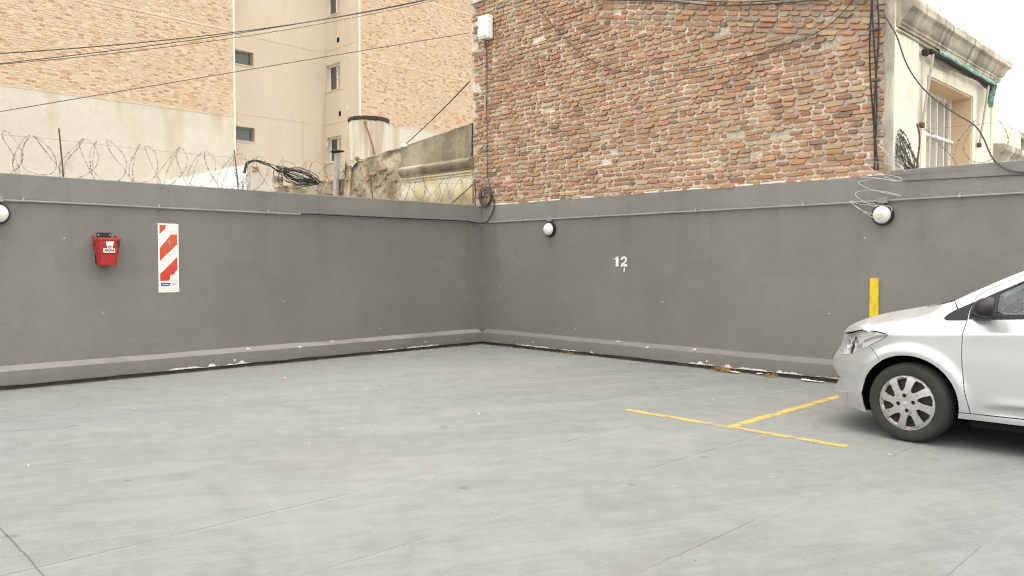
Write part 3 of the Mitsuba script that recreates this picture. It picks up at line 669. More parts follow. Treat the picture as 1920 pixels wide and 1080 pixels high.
obj(f'{hk_}__cornice__parapet', sweep_y([(cx - .25, 4.30), (cx - .02, 4.30), (cx - .02, 4.50), (cx - .035, 4.52), (cx - .25, 4.52)], .108, 4.055, seed=4), 'm_cornice', smooth=28)
obj(f'{hk_}__cornice__lower_moulding', sweep_y([(FX - .05, 3.975), (cx + .016, 3.975), (cx + .020, 3.995), (FX - .05, 4.0)], .13, 4.05, amp=.002), 'm_cornice', smooth=28)

# low terrace wall beyond the front
tk = 'terrace_wall'
obj(tk, cat_([sweep_y([(FX - .25, 0), (FX - .01, 0), (FX - .01, 3.46), (FX - .03, 3.485), (FX - .25, 3.485)], 4.06, 5.62, amp=.004)]), 'm_facade', smooth=28, label='low cream terrace wall continuing past the house front, topped by open sky', cat='wall')
obj(tk + '__cornice', sweep_y([(FX - .05, 2.86), (FX + .02, 2.86), (FX + .06, 2.90), (FX + .10, 2.99), (FX + .16, 3.03), (FX + .17, 3.05), (FX + .17, 3.12), (FX - .05, 3.15)], 3.96, 5.70), 'm_cornice', smooth=28)
# a sliver of the next house
obj('far_house', cat_([box(3.9, 6.62, 6.6, 12, 0, 3.62), box(3.8, 6.70, 6.5, 12.1, 3.5, 3.58, .01)]), 'm_ruin', label='brown neighbouring house just visible at the right edge beyond the terrace wall', cat='house')

# rolled awning
ak = 'awning'
ry = np.linspace(.99, 3.42, 40)
roll = np.stack([np.full(40, FX + .115) + .006 * np.sin(ry * 5), ry, 3.885 + .018 * np.sin(ry * 1.4) + .012 * (ry - 1)], 1)
obj(ak + '__roller', tube(roll - [0, 0, .012], .034, 10), 'm_tarpaper', smooth=True)
a = np.linspace(-.7, 2.0, 14); G = np.zeros((60, 14, 3)); yy2 = np.linspace(1.16, 3.47, 60)
rad = .036 + .010 * n1(np.stack([yy2[:, None] * 3 + 0 * a[None], 0 * yy2[:, None] + a[None], 0 * yy2[:, None] + 0 * a[None]], -1), 3, 3)
G[..., 0] = FX + .118 + rad * np.cos(a)[None]; G[..., 1] = yy2[:, None]; G[..., 2] = (3.893 + .018 * np.sin(yy2 * 1.4) + .012 * (yy2 - 1))[:, None] + rad * np.sin(a)[None]
obj(ak + '__valance', grid(np.stack([np.stack([np.full(60, FX + .10) + .008 * np.sin(yy2 * 9), yy2 - .03, 3.875 + .018 * np.sin(yy2 * 1.4) + .012 * (yy2 - 1)], 1), np.stack([np.full(60, FX + .075) + .012 * np.sin(yy2 * 7), yy2 - .03, 3.815 + .02 * np.sin(yy2 * 3) + .012 * (yy2 - 1)], 1)], 1)), 'm_valance', smooth=True)
obj(ak + '__cloth', grid(G), 'm_green', smooth=True, label='faded green canvas rolled on the tube')
hy = np.linspace(0, 1, 30); wv = np.linspace(-.5, .5, 10)
H = np.zeros((30, 10, 3)); wid = .11 * (1 - .55 * hy) * (.75 + .5 * n1(np.stack([hy * 5, hy * 0, hy * 0], -1), 3, 3))
H[..., 0] = FX + .11 + .05 * np.sin(wv[None] * 14 + hy[:, None] * 5) * (1 - .3 * hy[:, None]); H[..., 1] = 3.47 + wv[None] * wid[:, None] + .04 * np.sin(hy * 6)[:, None]; H[..., 2] = 3.95 - .36 * hy[:, None] + .02 * np.sin(wv[None] * 9)
obj(ak + '__torn_end', grid(H), 'm_green', smooth=True, label='torn strip of green canvas hanging down')
for s, y in ((0, 1.0), (1, 3.26)):
    p0, p1 = np.array([FX + .045, y - .05, 3.04]), np.array([FX + .125, y + .04, 3.90])
    d = (p1 - p0) / np.linalg.norm(p1 - p0); sx = np.array([0, 1., 0]); sz = np.cross(d, sx)
    obj(ak + '__arm', onto(box(-.028, .028, -.008, .008, 0, np.linalg.norm(p1 - p0), .002), p0, sx, sz, d), 'm_wood')
    obj(ak + '__hinge', box(FX + .021, FX + .065, y - .10, y - .02, 3.00, 3.06, .006), 'm_rust')
obj(ak + '__end_bracket', box(FX + .02, FX + .10, .93, 1.0, 3.84, 3.93, .02), 'm_tarpaper')
obj(ak + '__crank_eye', tube(np.stack([FX + .12 + .0 * np.linspace(0, 6.28, 16, endpoint=False), 3.40 + .03 * np.cos(np.linspace(0, 6.28, 16, endpoint=False)), 3.83 + .03 * np.sin(np.linspace(0, 6.28, 16, endpoint=False))], 1), .006, 6, closed=True), 'm_black')
tag(ak, 'rolled up torn green awning on two arms over the house window', 'awning')

# white meter box and its wires
uk = 'utility_box'
UO = (-.045, .085, 5.205)
obj(uk, onto(cat_([box(0, .245, 0, .385, .0, .125, .012)]), UO, **RIGHT_WALL), 'm_whiteplastic', smooth=30, label='white plastic box high on the left end of the brick wall', cat='utility box')
obj(uk + '__cover', onto(box(.006, .239, .03, .379, .1255, .145, .008), UO, **RIGHT_WALL), 'm_whiteplastic', smooth=30)
obj(uk + '__latch', onto(box(.012, .034, .19, .215, .1452, .152, .002), UO, **RIGHT_WALL), 'm_black')
obj(uk + '__conduit_entry', onto(tube([(.075, -.06, .06), (.075, 0.0, .06)], .03, 12), UO, **RIGHT_WALL), 'm_conduit', smooth=40)
def hang(pts, r, label, m='m_cable_grey', n=80, cat='cable', group=None, name='wall_cable'):
    k = num(name); obj(k, tube(spline(pts, n), r, 6), m, smooth=True, label=label, cat=cat, group=group); return k
hang([(.03, .06, 5.17), (.045, .07, 4.8), (.035, .072, 4.3), (.055, .075, 3.8), (.06, .072, 3.2), (.09, .065, 2.85), (.15, .06, 2.70), (.165, .055, 2.58)], .007, 'dark cable running from the white box down the brick wall to the cable coil')
hang([(.045, .055, 5.17), (.085, .06, 4.9), (.085, .062, 4.45), (.066, .062, 4.0), (.072, .062, 3.4), (.10, .055, 2.9), (.18, .05, 2.62)], .005, 'thinner second cable beside the one under the white box')
hang([(.60, .06, 6.1), (1.14, .07, 5.63), (1.45, .06, 5.27), (1.83, .055, 4.90), (2.15, .06, 4.60), (2.47, .06, 4.38), (2.85, .06, 4.20), (3.26, .065, 4.11), (3.8, .065, 4.02), (4.3, .06, 3.985), (4.92, .06, 3.99), (5.4, .06, 4.05), (5.89, .062, 4.135), (6.11, .065, 4.26), (6.4, .07, 4.52)], .006, 'cable sagging in a wide curve across the brick wall', n=140)
hang([(2.3, .06, 5.40), (2.9, .05, 5.20), (3.79, .055, 4.97), (4.45, .05, 4.76), (5.0, .055, 4.645), (5.5, .055, 4.555), (6.01, .06, 4.475), (6.45, .05, 4.36)], .011, 'thick dark cable following the roof edge at the top of the brick wall', n=90)
hang([(2.3, .055, 5.46), (3.0, .05, 5.20), (3.79, .05, 5.0), (4.5, .05, 4.80), (5.1, .05, 4.66), (5.7, .05, 4.56), (6.45, .05, 4.43)], .008, 'second dark cable just above the thick one along the roof edge', n=90)
dk = 'down_cables'
for i, (dx, wob_) in enumerate(((0, .02), (.03, -.02), (.05, .03))):
    zz3 = np.linspace(4.62, 2.44, 12)
    obj(dk + '__cable', tube(spline(np.stack([6.462 + dx + .028 * (4.4 - zz3) + wob_ * np.sin(zz3 * 3 + i), .062 + .006 * np.cos(zz3 * 4 + i), zz3], 1), 70), .009, 6), 'm_cable', smooth=True)
for z in (3.45, 4.02): obj(dk + '__tie', box(6.455 + .028 * (4.4 - z), 6.545 + .028 * (4.4 - z), .045, .08, z - .015, z + .015, .004), 'm_cable_grey')
tag(dk, 'bundle of dark cables running straight down the right end of the brick wall', 'cables')
hang([(6.60, .085, 4.19), (6.66, .03, 4.08), (6.76, .02, 3.89), (6.83, .02, 3.67), (6.92, .02, 3.46), (7.05, .02, 3.26), (7.20, .03, 3.10), (7.36, .04, 2.96), (7.50, .05, 2.85), (7.57, .05, 2.77), (7.64, .05, 2.62), (7.70, .06, 2.47), (7.80, .075, 2.36), (7.98, .08, 2.30), (8.6, .082, 2.27), (10, .085, 2.25)], .0085, 'dark cable dropping diagonally across the house front to the right wall', n=140)
hang([(6.84, .082, 2.302), (7.1, .080, 2.296), (7.4, .083, 2.29), (7.8, .082, 2.285), (8.4, .084, 2.262), (10.5, .085, 2.24)], .006, 'thin dark cable lying along the raised end of the right wall', n=60)

# ------------------------------------------------------------------ neighbour's stucco wall, ruined wall, white wall (all beyond the left wall)
nk = 'stucco_wall'
sx0, sx1 = -2.44, -.36
ps = relief(sx0, sx1, 3.19, 3.86, .09, .010, .025, 41, keep=lambda x, z: z < 3.645 + (x - sx0) / (sx1 - sx0) * .20 + .012 * (n1(np.stack([x * 6, x * 0, x * 0], -1), 3, 3) - .5))
xx4 = np.linspace(sx0, sx1, 60); tp = 3.645 + (xx4 - sx0) / (sx1 - sx0) * .20
cap = grid(np.stack([np.stack([xx4, 0 * xx4 + .085, tp - .012], 1), np.stack([xx4, 0 * xx4 + .095, tp + .008], 1), np.stack([xx4, 0 * xx4 + .30, tp + .004], 1), np.stack([xx4, 0 * xx4 + .30, tp * 0], 1)], 1))
obj(nk + '__parapet', cat_([ps]), 'm_stucco', smooth=True, label='dark mossy stucco parapet')
obj(nk + '__coping', cap, 'm_ruin', smooth=30)
def sweep_x(prof, x0, x1, n=50, amp=.006, seed=1):
    m = sweep_y([(-y, z) for y, z in prof], x0, x1, n, amp, seed); v = m.vertices.copy(); m.vertices = np.stack([v[:, 1], -v[:, 0], v[:, 2]], 1); return m
obj(nk + '__moulding', sweep_x([(.20, 3.05), (.075, 3.05), (.07, 3.075), (.035, 3.09), (.0, 3.13), (-.015, 3.17), (-.01, 3.20), (.04, 3.235), (.09, 3.26), (.20, 3.26)], sx0 + .02, sx1 + .02), 'm_stucco', smooth=30)
obj(nk + '__ledge', cat_([sweep_x([(.2, 3.0), (.055, 3.0), (.05, 3.02), (.2, 3.03)], sx0 + .02, sx1, amp=.003), sweep_x([(.2, 2.955), (.078, 2.955), (.075, 2.97), (.2, 2.975)], sx0 + .02, sx1, amp=.003)]), 'm_yellowwall', smooth=30)
obj(nk + '__painted_wall', relief(sx0, sx1, 0, 3.06, .108, .006, .05, 43), 'm_yellowwall', smooth=True, label='faded yellow painted lower wall')
tag(nk, 'old wall with dark mossy parapet above faded yellow paint, left of the brick house', 'wall')

rk = 'ruined_wall'
rtop = lambda x: np.interp(x, [-9.0, -8.86, -8.4, -8.0, -7.66, -7.62, -7.0, -5.5, -4.75, -4.45, -4.30, -4.0, -3.6, -2.4], [3.80, 3.83, 3.80, 3.66, 3.52, 3.24, 3.23, 3.22, 3.20, 3.22, 3.40, 3.53, 3.58, 3.66]) + .05 * (n1(np.stack([np.asarray(x) * 5, np.asarray(x) * 0, np.asarray(x) * 0], -1), 4, 6) - .5)
rm = relief(-7.66, -2.40, 2.0, 3.75, .13, .045, .030, 51, keep=lambda x, z: z < rtop(x), freq=3.2)
xr = np.linspace(-7.66, -2.4, 180); tr = rtop(xr)
rcap = grid(np.stack([np.stack([xr, 0 * xr + .13 - .02, tr - .03], 1), np.stack([xr, 0 * xr + .17, tr + .01], 1), np.stack([xr, 0 * xr + .36, tr - .01], 1), np.stack([xr, 0 * xr + .38, tr * 0], 1)], 1))
obj(rk + '__rubble', cat_([rm, rcap]), 'm_ruin', smooth=True, label='crumbling wall of plaster and rubble')
r5 = np.random.default_rng(5)
for (bx, bz) in [(-3.05, 3.28), (-3.0, 3.10), (-2.85, 3.19), (-3.25, 2.98), (-2.72, 3.02), (-4.33, 3.44), (-4.30, 3.36), (-4.27, 3.27), (-4.36, 3.18), (-4.12, 2.95), (-8.55, 3.78), (-8.62, 3.70), (-8.45, 3.71), (-3.6, 3.12), (-3.42, 3.22)]:
    V, Fc = brick_mesh(bx, bz, r5.uniform(.14, .24), .06, r5.normal(0, .05), .03, r5); V[:, 1] += -.025
    obj(rk + '__brick', trimesh.Trimesh(V, Fc, process=False), 'm_bricks', smooth=True, uv=np.tile([r5.choice([.3, .5, .1, .95]), .5], (len(V), 1)))
st = relief(-9.0, -7.64, 2.0, 3.9, .10, .03, .03, 57, keep=lambda x, z: z < rtop(x), freq=2)
obj(rk + '__plaster_stub', st, 'm_stained', smooth=True, label='rounded stub of beige plastered wall')
lowp = relief(-7.64, -4.6, 2.9, 3.21, .105, .03, .03, 58, keep=lambda x, z: z < rtop(x) - .03 - .05 * n1(np.stack([x * 3, z * 0, x * 0], -1), 3, 9), freq=4)
obj(rk + '__low_course', lowp, 'm_ruin', smooth=True)
obj(rk + '__rain_pipe', tube([(-4.30, .07, 2.2), (-4.22, .07, 3.2), (-4.2, .07, 3.5)], .03, 8), 'm_ruin', smooth=True)
tag(rk, 'crumbling low wall of rubble and bare bricks left of the mossy parapet', 'wall')
obj('white_wall', cat_([box(-14.8, -9.02, .09, .32, 0, 3.90, .01), box(-9.02, -8.86, .07, .32, 0, 3.72, .01)]), 'm_whitewall', label='white painted yard wall stained brown at its near end', cat='wall')

# vent pipe with a tin cap
vk = 'vent_pipe'
obj(vk + '__pipe', tube([(-4.76, .02, 2.0), (-4.70, .03, 3.0), (-4.66, .04, 3.74)], .062, 16), 'm_ventpipe', smooth=40)
obj(vk + '__cap', onto(lathe([(.0001, .035), (.06, .03), (.15, .0), (.152, -.006), (.06, .012), (.0001, .016)], 24), (-4.655, .04, 3.785), (1, 0, .06), (0, 1, .04), (-.06, -.04, 1)), 'm_tarpaper', smooth=40)
obj(vk + '__strut', cat_([tube([(-4.66 + .05 * math.cos(q), .04 + .05 * math.sin(q), 3.72), (-4.655 + .05 * math.cos(q), .04 + .05 * math.sin(q), 3.80)], .006, 5) for q in (0,)]), 'm_rust')
tag(vk, 'grey vent pipe with a flat tin cap in front of the ruined wall', 'vent pipe')

# weeds on the ruin
def weeds(key, c, n, h, label, seed):
    r = np.random.default_rng(seed); ms, st = [], []
    for i in range(n):
        a = r.uniform(0, 6.28); L = h * r.uniform(.45, 1.1); lean = r.uniform(.15, .8)
        b = np.array(c) + np.array([r.normal(0, .05), r.normal(0, .03), 0])
        t = np.linspace(0, 1, 6)[:, None]
        p = b + t * np.array([math.cos(a) * lean * L * .5, math.sin(a) * lean * L * .5, L]) + (t ** 2) * np.array([math.cos(a), math.sin(a), -.5]) * L * .28
        w = (.011 * (1 - t ** 2) + .002); sd = np.array([-math.sin(a), math.cos(a), 0])
        ms.append(grid(np.stack([p - sd * w, p + sd * w + [0, 0, .001]], 1)))
        for _ in range(5):
            q = p[r.integers(2, 6)]; dirn = r.normal(size=3); dirn /= np.linalg.norm(dirn); e = np.cross(dirn, r.normal(size=3)); e /= np.linalg.norm(e)
            ms.append(M([q, q + dirn * .03 + e * .011, q + dirn * .06, q + dirn * .03 - e * .011], [[0, 1, 2, 3]]))
    obj(key + '__foliage', cat_(ms), 'm_leaf'); obj(key + '__stem', tube(spline([np.array(c) - [0, 0, .08], np.array(c) + [.02, 0, .1], np.array(c) + [.05, 0, .35 * h]], 12), .007, 5), 'm_drygrass')
    tag(key, label, 'weed')
weeds('weed', (-4.46, .16, 3.18), 26, .42, 'green weed growing on the crumbling wall beside the vent pipe', 2)

# water tank
wt = 'water_tank'
TC = np.array([-6.0, 1.75, 0])
prof = [(.0001, 3.2), (.425, 3.2), (.435, 3.7), (.455, 4.4), (.475, 4.78), (.485, 4.80), (.487, 4.84), (.475, 4.855), (.30, 4.875), (.0001, 4.885)]
tm_ = lathe(prof, 56); tm_.apply_translation(TC); obj(wt + '__body', tm_, 'm_tank', smooth=35)
cr = lathe([(.477, 4.79), (.492, 4.795), (.496, 4.83), (.488, 4.862), (.47, 4.868)], 56); v = cr.vertices; ang = np.arctan2(v[:, 1], v[:, 0]); v[:, 2] += np.where(v[:, 2] < 4.81, -.05 * n1(np.stack([np.cos(ang) * 2, np.sin(ang) * 2, ang * 0], -1), 4, 3), 0); cr.vertices = v; cr.apply_translation(TC)
obj(wt + '__tarred_rim', cr, 'm_tarpaper', smooth=35, label='black tarred rim')
dirc = np.array([.83, -.56]); per = np.array([.56, .83])
def tp_(off, z, rr): d = dirc * math.cos(off) + per * math.sin(off); return np.array([TC[0] + d[0] * rr, TC[1] + d[1] * rr, z])
obj(wt + '__overflow_pipe', tube([tp_(-.18, 4.70, .46), tp_(-.18, 4.70, .52), tp_(.0, 4.45, .50), tp_(.20, 4.12, .49), tp_(.42, 3.7, .47)], .016, 7), 'm_pipe_red', smooth=True)
obj(wt + '__flange', lathe([(.0001, .03), (.035, .03), (.04, 0)], 12).apply_transform(np.array([[.56, 0, .83, tp_(-.18, 0, .47)[0]], [.83, 0, -.56, tp_(-.18, 0, .47)[1]], [0, 1, 0, 4.70], [0, 0, 0, 1]])), 'm_pipe_red', smooth=40)
obj(wt + '__valve', trimesh.creation.icosphere(1, .055).apply_translation(tp_(-.62, 3.86, .47)), 'm_pipe_red', smooth=True)
obj(wt + '__stand', box(TC[0] - .5, TC[0] + .5, TC[1] - .45, TC[1] + .5, 0, 3.2), 'm_ruin')
tag(wt, 'round fibre cement water tank with a black tarred rim and a red pipe', 'water tank')

# ------------------------------------------------------------------ apartment building
ab = 'apartment_building'
AX = -14.8; RX = -17.2; YL, YR = 2.47, 7.27
zb = (6.20, 6.66)
def wallbox(key, x0, x1, y0, y1, z0, z1, m, **k): return obj(key, box(x0, x1, y0, y1, z0, z1), m, **k)
wallbox(ab + '__plinth_wall', -24, AX + .02, -13, YL, 0, zb[0], 'm_stained', label='stained off white plaster below the left brickwork')
wallbox(ab + '__plinth_wall', AX - .24, AX + .02, YR, 18, 0, zb[1], 'm_stained', label='stained off white plaster below the right brickwork')
wallbox(ab + '__brick_panel', -24, AX, -13, YL, zb[0] + .001, 17, 'm_apmortar', label='buff brick face left of the recess')
wallbox(ab + '__brick_panel_001', AX - .24, AX, YR, 18, zb[1] + .001, 17, 'm_apmortar', label='buff brick face right of the recess'); obj(ab + '__return_wall', box(AX - .24, AX - .03, YR - .004, YR + .0, 0, 17), 'm_plaster')
def ap_bricks(key, y0, y1, z0, z1, seed):
    r = np.random.default_rng(seed); L = []
    z = z0 + .035
    while z < z1:
        y = y0 + r.uniform(-.12, 0)
        while y < y1:
            w = r.uniform(.115, .165); t = r.random(); p = .004 + .012 * r.random()
            if t > .9: p = .001
            if y > y0 - .01 and y + w < y1 + .01 and not any(abs(z - jz) < .05 for jz in (8.965, 11.72, 14.47)) and r.random() > .12: L.append((y, y + w, z - .027 + r.normal(0, .003), z + .027 + r.normal(0, .003), p, t))
            y += w + .014
        z += .072
    L = np.array(L); n = len(L)
    a = np.array([[0, 2], [1, 2], [1, 3], [0, 3]])
    V = np.zeros((n, 8, 3)); V[..., 0] = AX - .002
    for i, (u, v_) in enumerate(a):
        V[:, i, 1] = L[:, u]; V[:, i, 2] = L[:, v_]; V[:, i + 4, 1] = L[:, u]; V[:, i + 4, 2] = L[:, v_]; V[:, i + 4, 0] = AX + L[:, 4]
    fc = np.array([[4, 5, 6], [4, 6, 7], [0, 1, 5], [0, 5, 4], [1, 2, 6], [1, 6, 5], [2, 3, 7], [2, 7, 6], [3, 0, 4], [3, 4, 7]])
    Fc = (fc[None] + 8 * np.arange(n)[:, None, None]).reshape(-1, 3)
    UV = np.repeat(np.stack([L[:, 5], L[:, 5]], 1), 8, 0)
    obj(key, trimesh.Trimesh(V.reshape(-1, 3), Fc, process=False), 'm_apbrick', uv=UV, kind='stuff')
ap_bricks(ab + '__brick_panel__small_bricks', -8.0, YL - .06, zb[0] + .02, 15.8, 1)
ap_bricks(ab + '__brick_panel_001__small_bricks', YR + .06, 17.5, zb[1] + .02, 15.8, 2)
for z in (8.965, 11.72, 14.47):
    obj(ab + '__brick_panel__joint_band', box(AX - .03, AX + .018, -13, YL - .005, z - .032, z + .030), 'm_apmortar'); obj(ab + '__brick_panel_001__joint_band', box(AX - .03, AX + .018, YR + .005, 18, z - .032, z + .030), 'm_apmortar')
obj(ab + '__brick_panel__drip_edge', box(AX - .02, AX + .032, -13, YL - .005, zb[0] - .03, zb[0] + .004), 'm_stained'); obj(ab + '__brick_panel_001__drip_edge', box(AX - .02, AX + .032, YR + .005, 18, zb[1] - .03, zb[1] + .004), 'm_stained')
obj(ab + '__corner_bead', box(AX - .035, AX + .035, YL - .045, YL + .022, 0, 17, .004), 'm_bead', label='white vertical corner bead on the left of the recess')
obj(ab + '__corner_bead', box(AX - .035, AX + .035, YR - .022, YR + .045, 0, 17, .004), 'm_bead', label='white vertical corner bead on the right of the recess')
# recess back wall (looks to +x) and side wall (looks to -y), with real openings
wins_b = [(3.0, 4.32, 8.56, 9.06), (3.0, 4.34, 5.82, 6.33), (3.0, 4.32, 11.30, 11.80)]
wins_s = [(-17.12, -16.08, 8.07, 9.07), (-17.10, -16.06, 5.31, 6.28), (-17.12, -16.10, 10.96, 11.95)]
pb = sbox(YL, 0, YR, 17).difference(union_all([sbox(a, c, b, d) for a, b, c, d in wins_b]))
obj(ab + '__recess_wall', face(pb, .22, RX), 'm_plaster', label='smooth beige back wall of the recess')
ps_ = sbox(RX, 0, AX - .241, 17).difference(union_all([sbox(a, c, b, d) for a, b, c, d in wins_s]))
obj(ab + '__roof_slab', box(-24, AX - .25, YR + .25, 18, 16.7, 17), 'm_plaster'); obj(ab + '__rear_wall', box(-24.2, -24, -13, 18, 0, 17), 'm_plaster'); obj(ab + '__inner_floor', box(-24, AX - .25, YR + .25, 18, 7.4, 7.6), 'm_plaster')
obj(ab + '__side_wall', onto(extrude(ps_, .24), (0, YR + .24, 0), (1, 0, 0), (0, 0, 1), (0, -1, 0)), 'm_plaster', label='beige side wall of the recess with three windows')
for z in (6.80, 9.63): obj(ab + '__floor_band', box(RX - .02, RX + .012, YL, YR, z - .018, z + .014), 'm_plaster'); obj(ab + '__floor_band', box(RX, AX - .05, YR - .012, YR + .02, z - .018, z + .014), 'm_plaster')
for a, b, c, d in wins_b:
    k = obj(ab + '__window', box(RX - .21, RX - .20, a, b, c, d), 'm_pane', label='wide shallow window in the recess wall')
    obj(k + '__frame', face(sbox(a, c, b, d).difference(sbox(a + .05, c + .05, b - .06, d - .05)), .04, RX - .155), 'm_steel')
    obj(k + '__sill', box(RX - .22, RX + .03, a, b + .02, c - .035, c + .002, .004), 'm_plaster')
for i, (a, b, c, d) in enumerate(wins_s):
    k = obj(ab + '__window', box(a, b, YR + .20, YR + .215, c, d), 'm_pane', label='white framed sliding window in the side wall')
    m_ = (a + b) / 2 + .05
    fr = sbox(a + .01, c + .01, b, d).difference(union_all([sbox(a + .07, c + .07, m_ - .025, d - .06), sbox(m_ + .025, c + .07, b - .06, d - .06)]))
    obj(k + '__frame', onto(extrude(fr, .05), (0, YR + .19, 0), (1, 0, 0), (0, 0, 1), (0, -1, 0)), 'm_frame')
    cw = np.linspace(m_ + .02, b - .05, 30); zc = np.linspace(c + .07, d - .06, 4)
    obj(k + '__curtain', grid(np.stack([np.repeat(cw[:, None], 4, 1), np.repeat((YR + .185 + .008 * np.sin(cw * 60))[:, None], 4, 1), np.repeat(zc[None], 30, 0)], -1)), 'm_curtain', smooth=True)
    obj(k + '__sill', box(a - .03, b + .03, YR - .03, YR + .2, c - .04, c + .002, .004), 'm_plaster')
for (x, z) in ((-16.21, 9.91), (-16.13, 7.10), (-16.2, 12.7)): obj(ab + '__vent_hole', box(x - .075, x + .075, YR - .012, YR + .02, z - .09, z + .09, .004), 'm_dark')
for (x, z, s) in ((-15.79, 8.95, .08), (-15.63, 7.24, .11), (-17.1, 6.02, .09)): obj(ab + '__vent_plate', box(x - s, x + s, YR - .02, YR + .02, z - s * 1.15, z + s * 1.15, .006), 'm_bead')
tag(ab, 'tall beige and buff brick apartment building behind the left wall', 'building')

# ------------------------------------------------------------------ razor wire
def barbs(p, step, size, r):
    """small four pointed barb clusters along the polyline."""
    d = np.r_[0, np.cumsum(np.linalg.norm(np.diff(p, axis=0), axis=1))]
    ms = []
    for s in np.arange(step * .5, d[-1], step):
        k = min(np.searchsorted(d, s), len(p) - 1); q = p[k]; t = p[k] - p[k - 1]; t /= np.linalg.norm(t) + 1e-9
        a = np.cross(t, r.normal(size=3)); a /= np.linalg.norm(a); b = np.cross(t, a)
        for sg in (-1, 1):
            ms.append(M([q + t * size * .9 + a * sg * size * .9, q + a * sg * size * .25, q - t * size * .9 + a * sg * size * .9, q - b * .002], [[0, 1, 2, 3]]))
    return cat_(ms)
def coil(y0, y1, pitch, R, cz, cx, seed, axis='y', amp=.10, jit=.03):
    r = np.random.default_rng(seed); n = int((y1 - y0) / pitch); th = np.linspace(0, 2 * np.pi * n, n * 44)
    base = np.linspace(y0, y1, len(th))
    jr = np.interp(th / (2 * np.pi), np.arange(n + 2), 1 + jit * 2.5 * r.standard_normal(n + 2)); jy = np.interp(th / (2 * np.pi), np.arange(n + 2), jit * 2 * r.standard_normal(n + 2)); jt = np.interp(th / (2 * np.pi), np.arange(n + 2), r.normal(0, 1, n + 2))
    a = base + amp * np.cos(th * 1.5 + .5) + jy + .05 * jt * np.sin(th)
    c_ = cx + R * jr * np.cos(th) * .95; z = cz + R * jr * np.sin(th) + .012 * np.sin(th * 3.3)
    p = np.stack([c_, a, z], 1) if axis == 'y' else np.stack([a, c_, z], 1)
    return p, r
rw = 'razor_wire'
p, r_ = coil(-9.2, .0, .185, .235, 2.625, -.19, 3, amp=.075, jit=.022)
obj(rw + '__coil', cat_([tube(p, .0026, 4, caps=False), barbs(p, .055, .012, r_)]), 'm_razor')
obj(rw + '__tension_wire', cat_([tube(sag((-.19, -9, 2.83), (-.19, -6.4, 2.83), .01), .0018, 4)]), 'm_razor')
obj(rw + '__tension_wire', tube(sag((-.19, -6.4, 2.83), (-.19, -4.3, 2.82), .012), .0018, 4), 'm_razor')
obj(rw + '__tension_wire', tube(sag((-.19, -4.3, 2.82), (-.19, -2.15, 2.66), .015), .0018, 4), 'm_razor')
obj(rw + '__tension_wire', tube(sag((-.19, -2.15, 2.66), (-.15, -.05, 2.78), .015), .0018, 4), 'm_razor')
tag(rw, 'coiled razor wire along the top of the left boundary wall', 'razor wire')
def stake(p0, p1, r, label, group=None): obj('stake', tube(np.linspace(p0, p1, 6) + np.random.default_rng(int(abs(p0[1]) * 100)).normal(0, .004, (6, 3)), r, 6), 'm_rust', smooth=True, label=label, cat='stake')
stake((-.17, -6.385, 2.30), (-.19, -6.43, 2.96), .009, 'rusty iron stake in the razor wire, leftmost on the left wall above the striped board')
stake((-.17, -4.27, 2.30), (-.18, -4.32, 2.93), .009, 'rusty iron stake in the razor wire beside the bundle of black cables')
stake((-.15, -2.13, 2.30), (-.15, -2.16, 2.72), .009, 'short rusty stake in the razor wire in front of the rubble wall')
stake((-.13, -.03, 2.30), (-.13, -.04, 2.84), .011, 'rusty iron stake at the wall corner beside the cable coil')
obj('iron_brace', tube(spline([(-.13, -.04, 2.80), (-.14, -.25, 2.62), (-.15, -.56, 2.40)], 10), .010, 6), 'm_rust', smooth=True, label='slanting rusty brace leaning against the corner stake', cat='brace')
rw2 = 'razor_wire_001'
p, r_ = coil(6.95, 11.5, .36, .22, 2.66, .20, 9, axis='x')
obj(rw2 + '__coil', cat_([tube(p, .0026, 4, caps=False), barbs(p, .05, .012, r_)]), 'm_razor')
obj(rw2 + '__tension_wire', tube(sag((6.95, .2, 2.86), (11.5, .2, 2.84), .02), .0018, 4), 'm_razor')
tag(rw2, 'coiled razor wire along the raised end of the right wall', 'razor wire')
obj('stake', tube(spline([(6.93, .2, 2.35), (6.945, .2, 2.60), (6.955, .2, 2.76), (6.925, .2, 2.93)], 10), .010, 6), 'm_rust', smooth=True, label='bent rusty stake beside the tight wire bundle on the right wall', cat='stake')
# the tight bundle of unopened coil
r6 = np.random.default_rng(6); ms = []
bl = []
for k in range(16):
    a = np.linspace(0, 2 * np.pi, 46, endpoint=False); sq = .30 + .03 * r6.standard_normal()
    ex_ = np.array([.42, -.10, -.88]); ex_ /= np.linalg.norm(ex_); ey_ = np.array([.30 + .05 * r6.standard_normal(), .93, .05]); ey_ /= np.linalg.norm(ey_)
    c = np.array([6.755 + .009 * (k - 8), .25, 2.675]) + .008 * r6.standard_normal(3)
    q = c + .255 * (1 + .03 * r6.standard_normal()) * np.cos(a)[:, None] * ex_ + (.065 + .015 * r6.standard_normal()) * np.sin(a)[:, None] * ey_ + (.012 * np.sin(a * 3 + k))[:, None] * np.array([1, 0, 0])
    ms.append(tube(q, .0036, 4, closed=True)); ms.append(barbs(q, .05, .012, r6))
obj('razor_wire_bundle', cat_(ms), 'm_razor_dark', label='tight bundle of unopened razor wire at the house corner on the right wall', cat='razor wire')
